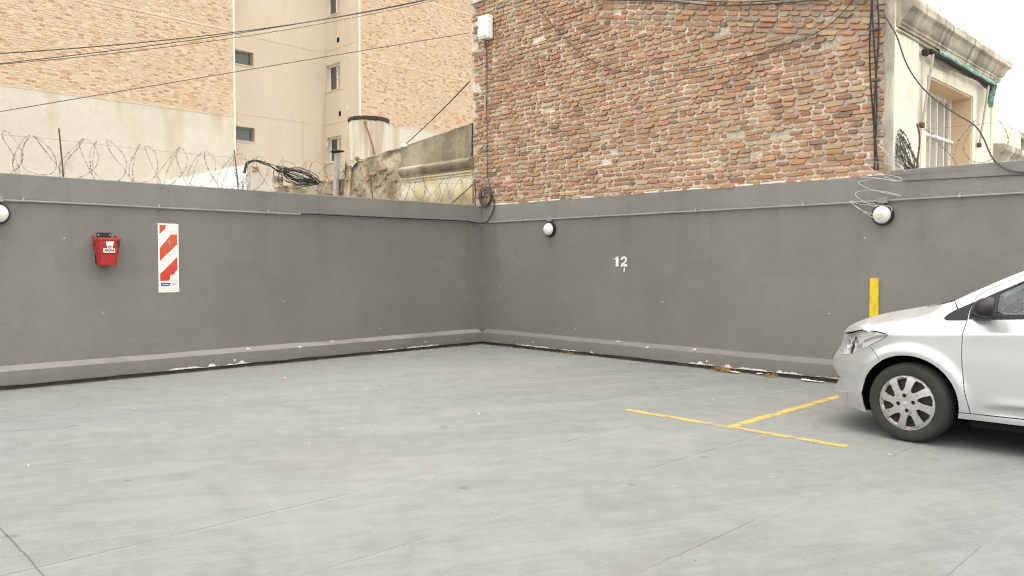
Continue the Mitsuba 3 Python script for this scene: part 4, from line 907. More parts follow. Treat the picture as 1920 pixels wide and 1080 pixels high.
# loose strand hanging down over the lamp
zz5 = [(6.85, .10, 2.50), (6.76, -.02, 2.56), (6.62, -.04, 2.70), (6.60, -.04, 2.72), (6.70, -.05, 2.60), (6.86, -.05, 2.43), (6.90, -.05, 2.39), (6.72, -.03, 2.49), (6.50, -.02, 2.53), (6.47, -.02, 2.53), (6.55, -.05, 2.44), (6.68, -.06, 2.36), (6.84, -.08, 2.29), (6.87, -.06, 2.31), (6.70, -.03, 2.37), (6.50, -.02, 2.41), (6.43, -.02, 2.41), (6.42, -.05, 2.37), (6.60, -.08, 2.34), (6.80, -.08, 2.29),
       (6.60, -.03, 2.335), (6.44, -.03, 2.325), (6.40, -.05, 2.31), (6.52, -.08, 2.23), (6.70, -.10, 2.17), (6.87, -.10, 2.13), (6.75, -.04, 2.17), (6.55, -.03, 2.21), (6.41, -.03, 2.21), (6.37, -.06, 2.18), (6.48, -.10, 2.09), (6.62, -.12, 2.02), (6.72, -.10, 2.0), (6.60, -.08, 2.05), (6.40, -.05, 2.09), (6.31, -.06, 2.10), (6.40, -.10, 2.03), (6.55, -.13, 1.95), (6.70, -.13, 1.93), (6.78, -.09, 1.97), (6.74, -.07, 2.02), (6.58, -.10, 2.04), (6.40, -.10, 2.07), (6.32, -.08, 2.10), (6.45, -.11, 2.00), (6.60, -.13, 1.90), (6.70, -.12, 1.88)]
q = spline(zz5, 700); lw = 'loose_wire'
obj(lw, cat_([tube(q, .0030, 5)]), 'm_razor_bright', smooth=True, label='loose strand of razor wire hanging in loops over the right lamp', cat='razor wire')
obj(lw + '__barb', barbs(q, .12, .010, r6), 'm_razor', kind='stuff')

# ------------------------------------------------------------------ black cables lying over the left wall
bc = 'cable_bundle'
r7 = np.random.default_rng(8)
main = np.array([(-.22, -4.13, 2.30), (-.24, -4.135, 2.50), (-.26, -4.13, 2.63), (-.28, -4.11, 2.735), (-.30, -4.05, 2.795), (-.30, -3.95, 2.82), (-.32, -3.83, 2.81), (-.35, -3.68, 2.785), (-.38, -3.56, 2.73), (-.40, -3.45, 2.71), (-.42, -3.30, 2.66), (-.42, -3.10, 2.625), (-.40, -2.93, 2.61)])
for k in range(5):
    q = spline(main + r7.normal(0, .006, main.shape) + np.linspace(0, 1, len(main))[:, None] * r7.normal(0, .03, (1, 3)) + (r7.normal(0, .012, 3) * np.array([1, 1, .4])), 60)
    obj(bc + '__cable', tube(q, .0055 if k else .010, 6), 'm_cable', smooth=True)
ms = []
for k in range(15):
    a = np.linspace(0, 2 * np.pi, 34, endpoint=False)
    c = np.array([-.42, -3.24, 2.67]) + r7.normal(0, 1, 3) * [.03, .05, .016]
    ex_ = np.array([.05, .96, -.27 + .04 * r7.standard_normal()]); ex_ /= np.linalg.norm(ex_); ey_ = np.array([.9, .1, .40 + .1 * r7.standard_normal()]); ey_ /= np.linalg.norm(ey_)
    ms.append(tube(c + (.27 + .05 * r7.standard_normal()) * np.cos(a)[:, None] * ex_ + (.11 + .05 * r7.standard_normal()) * np.sin(a + .1 * np.sin(a * 3 + k))[:, None] * ey_, .0052, 5, closed=True))
obj(bc + '__coil', cat_(ms), 'm_cable', smooth=True)
obj(bc + '__riser', tube([(-.22, -4.16, 2.2), (-.22, -4.155, 2.62)], .022, 10), 'm_whiteplastic', smooth=True)
tag(bc, 'bundle of black cables arching over the left wall into a flat loose coil', 'cables')

# ------------------------------------------------------------------ overhead wires
def wire(a, b, d, r, label, n=60): obj('overhead_wire', tube(sag(a, b, d, n), r, 5), 'm_cable_grey', smooth=True, label=label, cat='wire')
ext = lambda p, q, t: (np.array(p) + (np.array(q) - np.array(p)) * t).tolist()
def wire3(pts, r, label):
    y = np.linspace(-13, 6, 70); q = np.polyfit([p[0] for p in pts], [p[1] for p in pts], 2)
    obj('overhead_wire', tube(np.stack([np.full(70, -1.5), y, np.polyval(q, y)], 1), r, 5), 'm_cable_grey', smooth=True, label=label, cat='wire')
wire3([(-6.73, 4.015), (-3.72, 4.885), (.004, 6.235)], .0078, 'thickest overhead wire, topmost of the three crossing the upper left')
wire3([(-6.73, 3.896), (-3.72, 4.836), (-2.015, 5.50), (-.095, 6.20)], .0062, 'middle overhead wire of the three crossing the upper left')
wire3([(-6.73, 3.882), (-3.72, 4.79), (-1.6, 5.576), (.128, 6.245)], .0046, 'thin overhead wire, lowest of the three crossing the upper left')
wire((-3.6, -10.2, 2.35), (-.37, .05, 5.41), -.01, .0058, 'single overhead wire rising to the left edge of the brick house')
wire((-.37, .06, 4.585), (-2.32, .05, 3.645), .03, .007, 'short wire slanting from the brick house down to the stucco wall')
wire((-.37, .065, 4.57), (-2.46, .05, 3.58), .03, .005, 'second thin wire beside the short slanting one')
kk = num('wire_tie'); obj(kk, cat_([box(-2.36, -2.22, .03, .12, 3.63, 3.70, .012)]), 'm_whiteplastic', label='white insulator block on the stucco wall where the slanting wires end', cat='insulator')
for i in range(2): obj('overhead_wire', tube(sag((2.0, 30, 9.0 - i * .9), (26, 22, 7.0 - i * .9), .4), .012, 4), 'm_cable_grey', smooth=True, label=('upper' if i == 0 else 'lower') + ' of two faint wires in the sky at the right edge', cat='wire')

# ------------------------------------------------------------------ litter
def litter_grass(key, c, n, s, seed, label):
    r = np.random.default_rng(seed); ms = []
    for i in range(n):
        a = r.uniform(0, 6.28); L = r.uniform(.03, .10) * s; b = np.array(c) + r.normal(0, 1, 3) * [.07 * s, .022 * s, 0]; b[2] = .006 + r.uniform(0, .03) * s
        d = np.array([math.cos(a), math.sin(a) * .5, r.normal(0, .35)]); e = np.array([-d[1], d[0], .3]); e /= np.linalg.norm(e); w = r.uniform(.002, .006) * s
        q = b + d * L; q[2] = max(q[2], .006)
        ms.append(M([b - e * w, b + e * w, q + e * w * .3, q - e * w * .3], [[0, 1, 2, 3]]))
    obj(key, cat_(ms), 'm_drygrass', label=label, cat='dry leaves', kind='stuff')
litter_grass('dry_leaves', (4.72, -.075, 0), 130, 1.25, 1, 'tuft of dry straw and leaves at the foot of the right wall')
litter_grass('dry_leaves_001', (5.35, -.07, 0), 70, .9, 2, 'smaller heap of dry leaves nearer the car at the wall foot')
litter_grass('dry_leaves_002', (2.05, -.06, 0), 60, .8, 3, 'thin scatter of dry straw near the wall corner')
def scrap(key, c, w, l, rot, seed, label, m='m_paper', cat='paper scrap'):
    r = np.random.default_rng(seed); u, v = np.meshgrid(np.linspace(-.5, .5, 9), np.linspace(-.5, .5, 9), indexing='ij')
    h = .022 * n1(np.stack([u * 3 + seed, v * 3, u * 0], -1), 3, seed); x = u * l * (1 - .4 * np.abs(v)); y = v * w * (1 - .5 * u)
    P = np.stack([c[0] + x * math.cos(rot) - y * math.sin(rot), c[1] + x * math.sin(rot) + y * math.cos(rot), .006 + h], -1)
    obj(key, grid(P), m, smooth=True, label=label, cat=cat)
scrap('paper_scrap', (4.90, -.085, 0), .07, .14, .3, 1, 'crumpled pale paper scrap beside the straw at the wall foot')
scrap('paper_scrap_001', (5.92, -.095, 0), .06, .30, -.06, 2, 'long pale scrap of bark lying at the wall foot near the car nose')
scrap('paper_scrap_002', (5.20, .0, 0), .06, .09, .1, 3, 'small rounded pale scrap wedged under the plinth')
r8 = np.random.default_rng(12); ms = []
for i in range(170):
    along = r8.random() < .65
    a = abs(r8.normal(0, 3.2)) if along else -abs(r8.normal(0, 4)); c = np.array([a, -.03 - abs(r8.normal(0, .05)), .004]) if along else np.array([.03 + abs(r8.normal(0, .05)), a, .004])
    w = r8.uniform(.004, .016); th = r8.uniform(0, 6.28, 4); th.sort()
    q = c + np.stack([np.cos(th) * w * 1.5, np.sin(th) * w, np.abs(r8.normal(0, .003, 4))], 1)
    ms.append(M(q, [[0, 1, 2, 3]]))
obj('paint_flakes', cat_(ms), 'm_numberwhite', label='scattered white paint flakes along the wall foot', cat='paint flakes', kind='stuff')
ms = []
for i in range(22):
    c = np.array([r8.uniform(1, 9.5), r8.uniform(-8.6, -.6), .003]); w = r8.uniform(.004, .012); th = np.sort(r8.uniform(0, 6.28, 4))
    ms.append(M(c + np.stack([np.cos(th) * w * 2, np.sin(th) * w, np.abs(r8.normal(0, .004, 4))], 1), [[0, 1, 2, 3]]))
obj('floor_specks', cat_(ms), 'm_paper', label='tiny bits of litter strewn over the floor', cat='litter', kind='stuff')
# ------------------------------------------------------------------ parked car: body surface as functions
from scipy.interpolate import PchipInterpolator
CX0, CYC = 6.991, -1.739                   # world x of the nose datum, world y of the centre line; outward (camera side) is -y
XC, XR = .95, 3.25
def _plan(n, a, b):
    f = np.linspace(0, np.pi / 2, 4001); X = np.sin(f) ** (2 / n); Y = np.cos(f) ** (2 / n)
    L = np.r_[0, np.cumsum(np.hypot(np.diff(a * X), np.diff(b * Y)))]; return L, X, Y
LF, XF_, YF_ = _plan(2.9, .90, .85)
LR, XR_, YR_ = _plan(3.2, .68, .80)
SIG0, SIG1 = XC - LF[-1], XR + LR[-1]
s0f = PchipInterpolator([.12, .20, .25, .283, .335, .37, .42, .47, .506, .56, .60, .651, .72, .80, .86], [.12, .075, .060, .050, .027, .043, .056, .032, .015, .020, .040, .075, .105, .130, .16])
s1f = PchipInterpolator([.12, .25, .40, .55, .62, .75, .95, 1.1, 1.3, 1.45], [3.78, 3.88, 3.93, 3.93, 3.90, 3.85, 3.80, 3.70, 3.48, 3.28])
zcf = PchipInterpolator([-.6, .2, .5, .675, 1.21, 1.61, 2.6, 3.3, 4.0], [.80, .80, .825, .834, .868, .894, .94, .965, .97])
lowI = PchipInterpolator([.10, .17, .21, .25, .30, .40, .50, .65, .80, 1.2], [.08, .035, .029, .021, .013, .004, .0, -.002, .0, .0])
upI = PchipInterpolator([-.2, 0, .03, .08, .13, .20, .35, .48, .56, .62, .70], [0, 0, .013, .034, .055, .088, .172, .250, .306, .365, .46])
zhf = PchipInterpolator([.10, .14, .18, .25, .362, .565, .72, .80, .91, 1.03, 1.24, 1.41, 1.60, 1.80, 2.1, 2.6, 3.0, 3.3, 3.6], [.78, .81, .85, .895, .940, .991, 1.025, 1.045, 1.088, 1.156, 1.257, 1.336, 1.405, 1.452, 1.476, 1.470, 1.44, 1.40, 1.33])
def sstep(a, b, x): t = np.clip((np.asarray(x, float) - a) / (b - a), 0, 1); return t * t * (3 - 2 * t)
ARC = (.828, .312, .365)                   # front arch centre (s, z) and radius
ARC2 = (.828 + 2.528, .312, .365)
def inset(x, z):
    zc = zcf(x); low = lowI(z) + 0 * x
    dz = np.maximum(z - zc, 0)
    r = np.clip(dz / np.maximum(zhf(np.clip(x, .1, 3.6)) - zc, .02), 0, .9995)
    ih = .85 * (1 - (1 - r ** 2.7) ** (1 / 2.7))
    fr = np.maximum(ih, .30 * dz)
    w = sstep(.88, 1.22, x)
    up = (1 - w) * fr + w * upI(dz)
    return np.where(z > zc, up + lowI(np.minimum(z, zc)), low)
def surf(sig, z):
    sig, z = np.broadcast_arrays(np.asarray(sig, float), np.asarray(z, float))
    t = np.clip(XC - sig, 0, LF[-1]); Xh, Yh = np.interp(t, LF, XF_), np.interp(t, LF, YF_)
    t2 = np.clip(sig - XR, 0, LR[-1]); X2, Y2 = np.interp(t2, LR, XR_), np.interp(t2, LR, YR_)
    x = np.where(sig < XC, XC - (XC - s0f(np.clip(z, .12, .86))) * Xh, np.where(sig > XR, XR + (s1f(np.clip(z, .12, 1.45)) - XR) * X2, sig))
    y = Yh * Y2 * (.85 - inset(x, z))
    # arch flares
    for (a, b, R) in (ARC, ARC2):
        d = np.hypot(x - a, z - b); k = sstep(R + .105, R + .035, d) * sstep(R - .05, R + .02, d)
        y = y + .016 * k * sstep(.12, .30, z) * (z < 1)
    # door rib, low on the doors
    zr = .343 + .035 * (x - 1.344)
    rib = sstep(1.30, 1.50, x) * sstep(3.0, 2.8, x)
    y = y - rib * .014 * sstep(zr + .012, zr - .004, z) * sstep(.27, .30, z) + rib * .007 * sstep(zr + .10, zr + .012, z) * sstep(zr - .004, zr + .012, z)
    # fog lamp recess in the bumper corner
    zl = .47 - .63 * (sig - .056)
    rec = sstep(zl + .012, zl - .03, z) * sstep(.316, .335, z) * sstep(.34, .27, sig)
    y = y - rec * .024 * sstep(-.3, .1, sig); x = x + rec * .02 * sstep(.25, -.1, sig)
    return np.stack([x, y, z], -1)
def world(P, side=1):
    P = np.asarray(P); return np.stack([CX0 + P[..., 0], CYC - side * P[..., 1], P[..., 2]], -1)
import shapely
from shapely.prepared import prep
def normal_of(fn, u, v, e=2e-3):
    a = fn(u + e, v) - fn(u - e, v); b = fn(u, v + e) - fn(u, v - e)
    n = np.cross(a, b); return n / (np.linalg.norm(n, axis=-1, keepdims=True) + 1e-12)
def patch(poly, fn=surf, cell=.02, off=0.0, thick=.012, side=1, centre=(1.9, 0, .6)):
    """a sheet cut to a polygon of the surface's parameters, with folded-in edges."""
    parts = [g for g in getattr(poly, 'geoms', [poly]) if g.geom_type == 'Polygon' and g.area > 1e-7]
    idx, pts, tris = {}, [], []
    def vid(p):
        k = (round(p[0] * 1e5), round(p[1] * 1e5))
        if k not in idx: idx[k] = len(pts); pts.append(p)
        return idx[k]
    for g in parts:
        x0, y0, x1, y1 = g.bounds; pg = prep(g)
        for i in range(int(np.floor(x0 / cell)), int(np.ceil(x1 / cell))):
            col = sbox(i * cell, y0 - 1, (i + 1) * cell, y1 + 1).intersection(g)
            if col.is_empty: continue
            for j in range(int(np.floor(y0 / cell)), int(np.ceil(y1 / cell))):
                c = sbox(i * cell, j * cell, (i + 1) * cell, (j + 1) * cell)
                if pg.contains(c):
                    q = [vid(p) for p in ((i * cell, j * cell), ((i + 1) * cell, j * cell), ((i + 1) * cell, (j + 1) * cell), (i * cell, (j + 1) * cell))]
                    tris += [(q[0], q[1], q[2]), (q[0], q[2], q[3])]
                elif pg.intersects(c):
                    r = col.intersection(c)
                    for h in getattr(r, 'geoms', [r]):
                        if h.geom_type != 'Polygon' or h.area < 1e-9: continue
                        h = shapely.geometry.polygon.orient(h)
                        v, f = trimesh.creation.triangulate_polygon(h, engine='earcut')
                        ids = [vid(tuple(p)) for p in v]
                        tris += [(ids[a], ids[b], ids[c_]) for a, b, c_ in f]
    U = np.array(pts); Fc = np.array(tris)
    ar = np.cross(np.c_[U[Fc[:, 1]] - U[Fc[:, 0]], np.zeros(len(Fc))], np.c_[U[Fc[:, 2]] - U[Fc[:, 0]], np.zeros(len(Fc))])[:, 2]
    Fc[ar < 0] = Fc[ar < 0][:, ::-1]; Fc = Fc[np.abs(ar) > 1e-12]
    P = fn(U[:, 0], U[:, 1]); N = normal_of(fn, U[:, 0], U[:, 1])
    if (N * (P - np.array(centre))).sum(-1).mean() < 0: N = -N
    P = P + off * N
    e = np.sort(np.vstack([Fc[:, [0, 1]], Fc[:, [1, 2]], Fc[:, [2, 0]]]), 1); ue, cnt = np.unique(e, axis=0, return_counts=True); be = ue[cnt == 1]
    if thick:
        n0 = len(P); V = np.vstack([P, P[be].reshape(-1, 3), (P[be] - thick * N[be]).reshape(-1, 3)]); k = len(be)
        a = n0 + 2 * np.arange(k); b = a + 1; c = a + 2 * k; d = b + 2 * k
        rim = np.vstack([np.stack([a, b, d], 1), np.stack([a, d, c], 1)])
        main, rimm = M(P, Fc), trimesh.Trimesh(V, rim, process=False); rimm.remove_unreferenced_vertices()
        V = np.vstack([main.vertices, rimm.vertices]); Fc = np.vstack([main.faces, rimm.faces + len(main.vertices)])
        P = V
    return trimesh.Trimesh(world(P, side), Fc, process=False)

def sig_of(x, z):
    s = np.linspace(SIG0, SIG1, 3000); X = surf(s, np.full(3000, z))[:, 0]; return float(np.interp(x, X, s))
def arch(c, grow=0.0, n=48):
    a = np.linspace(0, 2 * np.pi, n, endpoint=False); R = c[2] + grow
    return Polygon([(sig_of(c[0] + R * math.cos(t), c[1] + R * math.sin(t)), c[1] + R * math.sin(t)) for t in a]).buffer(0)
ARCH1, ARCH2 = arch(ARC), arch(ARC2)
arches = ARCH1.union(ARCH2).union(sbox(.50, .05, 1.16, .312)).union(sbox(3.03, .05, 3.69, .312)) if False else ARCH1.union(ARCH2)
G = .0020                                               # half a panel gap
def cv(pts, n=8):
    return spline(np.array(pts, float), n * len(pts)).tolist()
seam = [(1.272, .283), (1.233, .449), (1.213, .615), (1.207, .738), (1.210, .867), (1.227, .964), (1.233, 1.043), (1.244, 1.092), (1.255, 1.124), (1.277, 1.158), (1.305, 1.182), (1.347, 1.208), (1.423, 1.247), (1.549, 1.314), (1.70, 1.378), (1.85, 1.414), (2.05, 1.428), (2.30, 1.432)]
hl_poly = Polygon(cv([(.636, .825), (.594, .838), (.540, .844), (.479, .846), (.392, .838), (.297, .819), (.182, .788)]) + cv([(.123, .741), (.135, .69), (.157, .640), (.20, .630), (.311, .644), (.362, .665), (.488, .733), (.577, .783), (.625, .812)])).buffer(0)
hood_gap = cv([(.468, .8475), (.549, .882), (.619, .906), (.703, .932), (.740, .953), (.779, .987), (.815, 1.016), (.850, 1.043)])
nose_top = [(.182, .790), (.10, .789), (-.05, .787), (-.2, .785), (SIG0, .785)]
front_all = Polygon([(SIG0, .258), (-.1, .254), (.10, .248), (.154, .243), (.222, .222), (.35, .193), (.443, .178), (.49, .172), (.60, .17), (.70, .66), (.64, .84)] + nose_top)
bf = [(.485, .7305), (.552, .678), (.625, .620)]
bumper = front_all.difference(arches).difference(hl_poly.buffer(G * 1.4)).difference(Polygon([(.485, .7305), (.552, .678), (.64, .605), (.9, .605), (.9, .9), (.60, .86), (.64, .825)]).buffer(G))
bumper = max(getattr(bumper, 'geoms', [bumper]), key=lambda g: g.area)
sail_f = Polygon(cv([(1.080, .974), (1.073, .982), (1.151, 1.050), (1.2405, 1.097)], 6) + [(1.2335, 1.043), (1.2275, .974), (1.15, .969), (1.09, .967)]).buffer(0)
fender = Polygon(bf + [(1.0, .5)] + [(1.19, .283)] + seam[:7] + [(1.153, 1.051)] + [(1.1185, 1.1115), (1.03, 1.085), (.92, 1.062)] + hood_gap[::-1] + [(.479, .846), (.594, .838), (.636, .825), (.577, .783)]).buffer(0)
fender = fender.union(Polygon([(.60, .64), (.70, .80), (1.0, .80), (1.1, .5), (.7, .5)])).difference(arches).difference(hl_poly.buffer(G * 1.4)).difference(sail_f).buffer(-.0030)
fender = max(getattr(fender, 'geoms', [fender]), key=lambda g: g.area)
win_f = Polygon([(1.412, 1.022), (1.416, 1.178), (1.557, 1.258), (1.70, 1.322), (1.85, 1.360), (2.05, 1.378), (2.245, 1.380), (2.255, 1.062)]).buffer(0)
trim_f = Polygon([(1.236, .980), (1.37, .984), (1.6, .9985), (2.275, 1.045), (2.262, 1.394), (2.05, 1.392), (1.85, 1.374), (1.70, 1.337), (1.557, 1.272), (1.398, 1.186), (1.336, 1.151), (1.2485, 1.103), (1.2375, 1.043)])
door_f = Polygon(seam + [(2.315, 1.43), (2.33, 1.0), (2.345, .60), (2.33, .30)]).buffer(-G).difference(trim_f)
door_f = max(getattr(door_f, 'geoms', [door_f]), key=lambda g: g.area)
trim_f_ = trim_f.buffer(-.001).difference(win_f)
win_r = Polygon([(2.36, 1.070), (2.36, 1.378), (2.60, 1.368), (2.80, 1.345), (2.98, 1.300), (3.05, 1.20), (3.02, 1.115)])
door_r = Polygon([(2.325, 1.432), (2.345, 1.0), (2.355, .60), (2.34, .30), (2.98, .30), (3.03, .62), (3.10, .95), (3.12, 1.2), (3.03, 1.345), (2.85, 1.395), (2.6, 1.42)]).difference(arches).buffer(-G)
door_r = max(getattr(door_r, 'geoms', [door_r]), key=lambda g: g.area)
ditch = [(1.118, 1.113), (1.227, 1.176), (1.401, 1.271), (1.546, 1.344), (1.70, 1.402), (1.88, 1.440), (2.1, 1.455), (2.6, 1.448), (3.0, 1.420), (3.25, 1.385)]
pillar = Polygon(cv(ditch) + [(3.10, 1.28), (3.135, 1.2), (3.045, 1.352), (2.85, 1.402), (2.6, 1.428), (2.32, 1.4385)] + cv(seam[7:])[::-1] + [(1.2465, 1.1025), (1.157, 1.053)]).buffer(0).difference(trim_f).buffer(-.0015)
pillar = max(getattr(pillar, 'geoms', [pillar]), key=lambda g: g.area)
quarter = Polygon([(3.13, 1.2), (3.11, .95), (3.04, .62), (2.98, .40), (3.7, .40), (3.72, .62), (SIG1, .62), (SIG1, .98), (3.62, .98), (3.42, 1.3), (3.25, 1.385), (3.10, 1.28)]).difference(arches).buffer(-G)
quarter = max(getattr(quarter, 'geoms', [quarter]), key=lambda g: g.area)
rear_b = Polygon([(3.60, .19), (3.70, .40), (3.725, .612), (SIG1, .612), (SIG1, .19)]).difference(arches).buffer(-G)
rear_b = max(getattr(rear_b, 'geoms', [rear_b]), key=lambda g: g.area)
sill = Polygon([(1.172, .2795), (2.99, .296), (3.00, .246), (1.186, .234)]).difference(arches).buffer(-.0015)
lining = Polygon([(SIG0 + .05, .2), (1.1, .25), (3.6, .25), (SIG1 - .05, .25), (SIG1 - .05, .95), (3.1, 1.0), (1.25, .965), (.85, 1.0), (.5, .82), (.1, .77), (SIG0 + .05, .77)]).difference(ARCH1.buffer(.004)).difference(ARCH2.buffer(.004)).difference(hl_poly.buffer(.02))

_sg = np.array([SIG0, -.2, .0, .10, .182, .24, .297, .392, .479, .55]); HLZ = np.array([.785, .786, .788, .791, .796, .807, .822, .839, .847, .847]); HLX = surf(_sg, HLZ)[:, 0]
def hood_fn(x, y):
    x, y = np.broadcast_arrays(np.asarray(x, float), np.asarray(y, float))
    ss = np.linspace(SIG0, XC, 2500); Xs = surf(ss, np.interp(ss, _sg, HLZ)); o = np.argsort(Xs[:, 0])
    hw = np.interp(x, Xs[o, 0], Xs[o, 1]); zl_ = np.interp(x, HLX, HLZ) + .002; k_ = sstep(.44, .52, x); zt = zl_ * (1 - k_) + (zcf(np.clip(x, -.5, 4)) - .01) * k_
    hw = np.where(x > .85, .846, hw)
    r = np.clip(np.abs(y) / np.maximum(hw, 1e-3), 0, 1)
    zz = zt + (zhf(np.clip(x, .1, 1.2)) - zt) * (1 - r ** 2.7) ** (1 / 2.7)
    # raised centre of the bonnet: two soft creases
    zz = zz + .007 * sstep(.46, .40, np.abs(y)) * sstep(.30, .55, x)
    return np.stack([x, y, zz], -1)
hg = surf(np.array(hood_gap)[:, 0], np.array(hood_gap)[:, 1])
_ls = np.linspace(SIG0, .465, 60); lead = surf(_ls, np.interp(_ls, [SIG0, -.2, .0, .10, .182, .24, .297, .392, .479], [.785, .786, .788, .791, .796, .807, .822, .839, .847]))
hood_half = Polygon(np.vstack([lead[:, :2], hg[:, :2], [[.835, .45], [.81, .25], [.80, 0]]])).buffer(0)
hood_poly = union_all([hood_half.buffer(-.001), affinity.scale(hood_half.buffer(-.001), 1, -1, origin=(0, 0)), sbox(.18, -.02, .797, .02)])

mat('m_carpaint', (.49, .495, .50), .28, metal=.55, spec=.5, coat=1.0, gloss=.97)
mat('m_carblack', (.016, .016, .017), .45, spec=.32)
mat('m_rubberseal', (.012, .012, .012), .6)
mat('m_liner', (.010, .010, .010), .95, spec=.05)
mat('m_tyre', proc(lambda p, n, uv: mix((.022, .022, .021), (.046, .044, .040), fbm(p.x * 14, p.z * 14, p.y * 20, octaves=4))), .82, spec=.25, bump=lambda p, n, uv: .0015 * fbm(p.x * 60, p.z * 60, p.y * 60, octaves=2))
mat('m_hubcap', proc(lambda p, n, uv: mix((.38, .38, .37), (.24, .235, .215), smoothstep(.62, .80, fbm(p.x * 40, p.z * 40, 3, octaves=4)))), .38, metal=.45, spec=.5)
mat('m_wheelsteel', (.030, .027, .025), .7)
mat('m_reflector', (.80, .80, .80), .16, metal=.9)
mat('m_lampbowl', (.42, .42, .43), .25, metal=.6)
mat('m_lampgrey', (.66, .66, .66), .3, metal=.3)
mat('m_seat', (.05, .052, .055), .9)
mat('m_redlamp', (.35, .01, .01), .2)
scene['m_lens'] = {'type': 'thindielectric', 'int_ior': 1.5}
scene['m_carglass'] = {'type': 'thindielectric', 'int_ior': 1.52, 'specular_transmittance': {'type': 'rgb', 'value': [.50, .62, .585]}}

car = 'parked_car'
def both(name, poly, m, lab=None, **k):
    for s in (1, -1): obj(f'{car}__{name}', patch(poly, side=s, **k), m, smooth=32, label=lab if s == 1 else None)
obj(f'{car}__bumper', cat_([patch(bumper, side=1, cell=.016), patch(bumper, side=-1, cell=.016)]), 'm_carpaint', smooth=32, label='silver front bumper with a notch at the fog lamp recess')
obj(f'{car}__bonnet', patch(hood_poly, hood_fn, cell=.018, centre=(.5, 0, .3)), 'm_carpaint', smooth=32)
both('fender', fender, 'm_carpaint', cell=.016)
both('front_door', door_f, 'm_carpaint', cell=.016)
both('rear_door', door_r, 'm_carpaint', cell=.025)
both('quarter_panel', quarter, 'm_carpaint', cell=.025)
both('roof_pillar', pillar, 'm_carpaint', cell=.016)
both('sill', sill, 'm_carpaint', cell=.02)
both('corner_trim', sail_f.buffer(-.001), 'm_carblack', cell=.014)
for s in (1, -1):
    w = obj(f'{car}__front_window', patch(win_f.buffer(.004), off=-.006, thick=0, side=s), 'm_carglass', smooth=True)
    obj(w + '__surround', patch(trim_f_, side=s, cell=.014, off=-.001), 'm_carblack', smooth=32)
    belt = LineString([(1.38, .9905), (1.6, 1.0055), (2.27, 1.051)]).buffer(.0065, cap_style=2)
    obj(w + '__belt_strip', patch(belt, side=s, cell=.014, off=.004, thick=.01), 'm_rubberseal', smooth=32)
    obj(f'{car}__rear_window', patch(win_r, off=.001, thick=0, side=s, cell=.03), 'm_carglass' if False else 'm_pane', smooth=True)
    obj(f'{car}__inner_lining', patch(lining, off=-.022, thick=0, side=s, cell=.04), 'm_liner', smooth=True)
    # headlight: clear lens over a silver bowl with two reflectors
    obj(f'{car}__lamp_panel', patch(LineString([(SIG0 + .01, .775), (.0, .778), (.10, .781), (.182, .788), (.24, .802), (.297, .818), (.392, .838), (.46, .846)]).buffer(.016), off=-.011, thick=.0, side=s, cell=.016), 'm_carpaint', smooth=32)
    h = obj(f'{car}__headlight', patch(hl_poly.buffer(-.003), off=-.002, thick=0, side=s, cell=.012), 'm_lens', smooth=True, label='clear swept back headlight' if s == 1 else None)
    obj(h + '__housing', patch(hl_poly.buffer(.002), off=-.034, thick=-.030, side=s, cell=.016), 'm_lampgrey', smooth=32)
    for (sg, zz_, R) in ((.235, .722, .044), (.350, .738, .036)):
        b0 = surf(sg, zz_); nn = normal_of(surf, np.array(sg), np.array(zz_)); nn = nn * np.sign(nn @ (b0 - [1.9, 0, .6])); ee = np.array([-.35, .35, 0]) + nn * .5; ee = ee / np.linalg.norm(ee)
        up_ = np.array([0, 0, 1.]); e1 = np.cross(up_, ee); e1 /= np.linalg.norm(e1); e2 = np.cross(ee, e1)
        bowl = lathe([(.0001, -.02), (R * .35, -.014), (R * .75, .008), (R, .032), (R * 1.04, .030)], 20); bm_ = onto(bowl, b0 - nn * .034, e1, e2, ee)
        obj(h + '__reflector', M(world(bm_.vertices, s), bm_.faces), 'm_lampbowl', smooth=40)
    rib = [patch(LineString([(.40, .76), (.50, .80), (.60, .823)]).buffer(.011).intersection(hl_poly), off=-.020, thick=.02, side=s, cell=.012), patch(LineString([(.17, .78), (.30, .803), (.45, .822)]).buffer(.010).intersection(hl_poly), off=-.018, thick=.02, side=s, cell=.012), patch(LineString([(.27, .655), (.275, .80)]).buffer(.006).intersection(hl_poly), off=-.022, thick=.02, side=s, cell=.012)]
    obj(h + '__trim', rib[0], 'm_reflector', smooth=32); obj(h + '__trim', rib[1], 'm_lampgrey', smooth=32); obj(h + '__trim', rib[2], 'm_carblack', smooth=32)
    obj(h + '__seal', patch(hl_poly.buffer(.002).difference(hl_poly.buffer(-.0015)), off=-.003, thick=.0, side=s, cell=.016), 'm_rubberseal')
    # fog lamp recess blade
    obj(f'{car}__fog_lamp_blade', patch(Polygon([(-.05, .247), (.065, .252), (.289, .284), (.306, .319), (.093, .298), (-.05, .292)]), off=.010, thick=.03, side=s, cell=.016), 'm_carpaint', smooth=32)
obj(f'{car}__grille', cat_([patch(Polygon([(SIG0, .42), (-.12, .42), (-.08, .60), (SIG0, .60)]), off=.004, thick=.01, side=s, cell=.03) for s in (1, -1)] ), 'm_carblack', smooth=32)
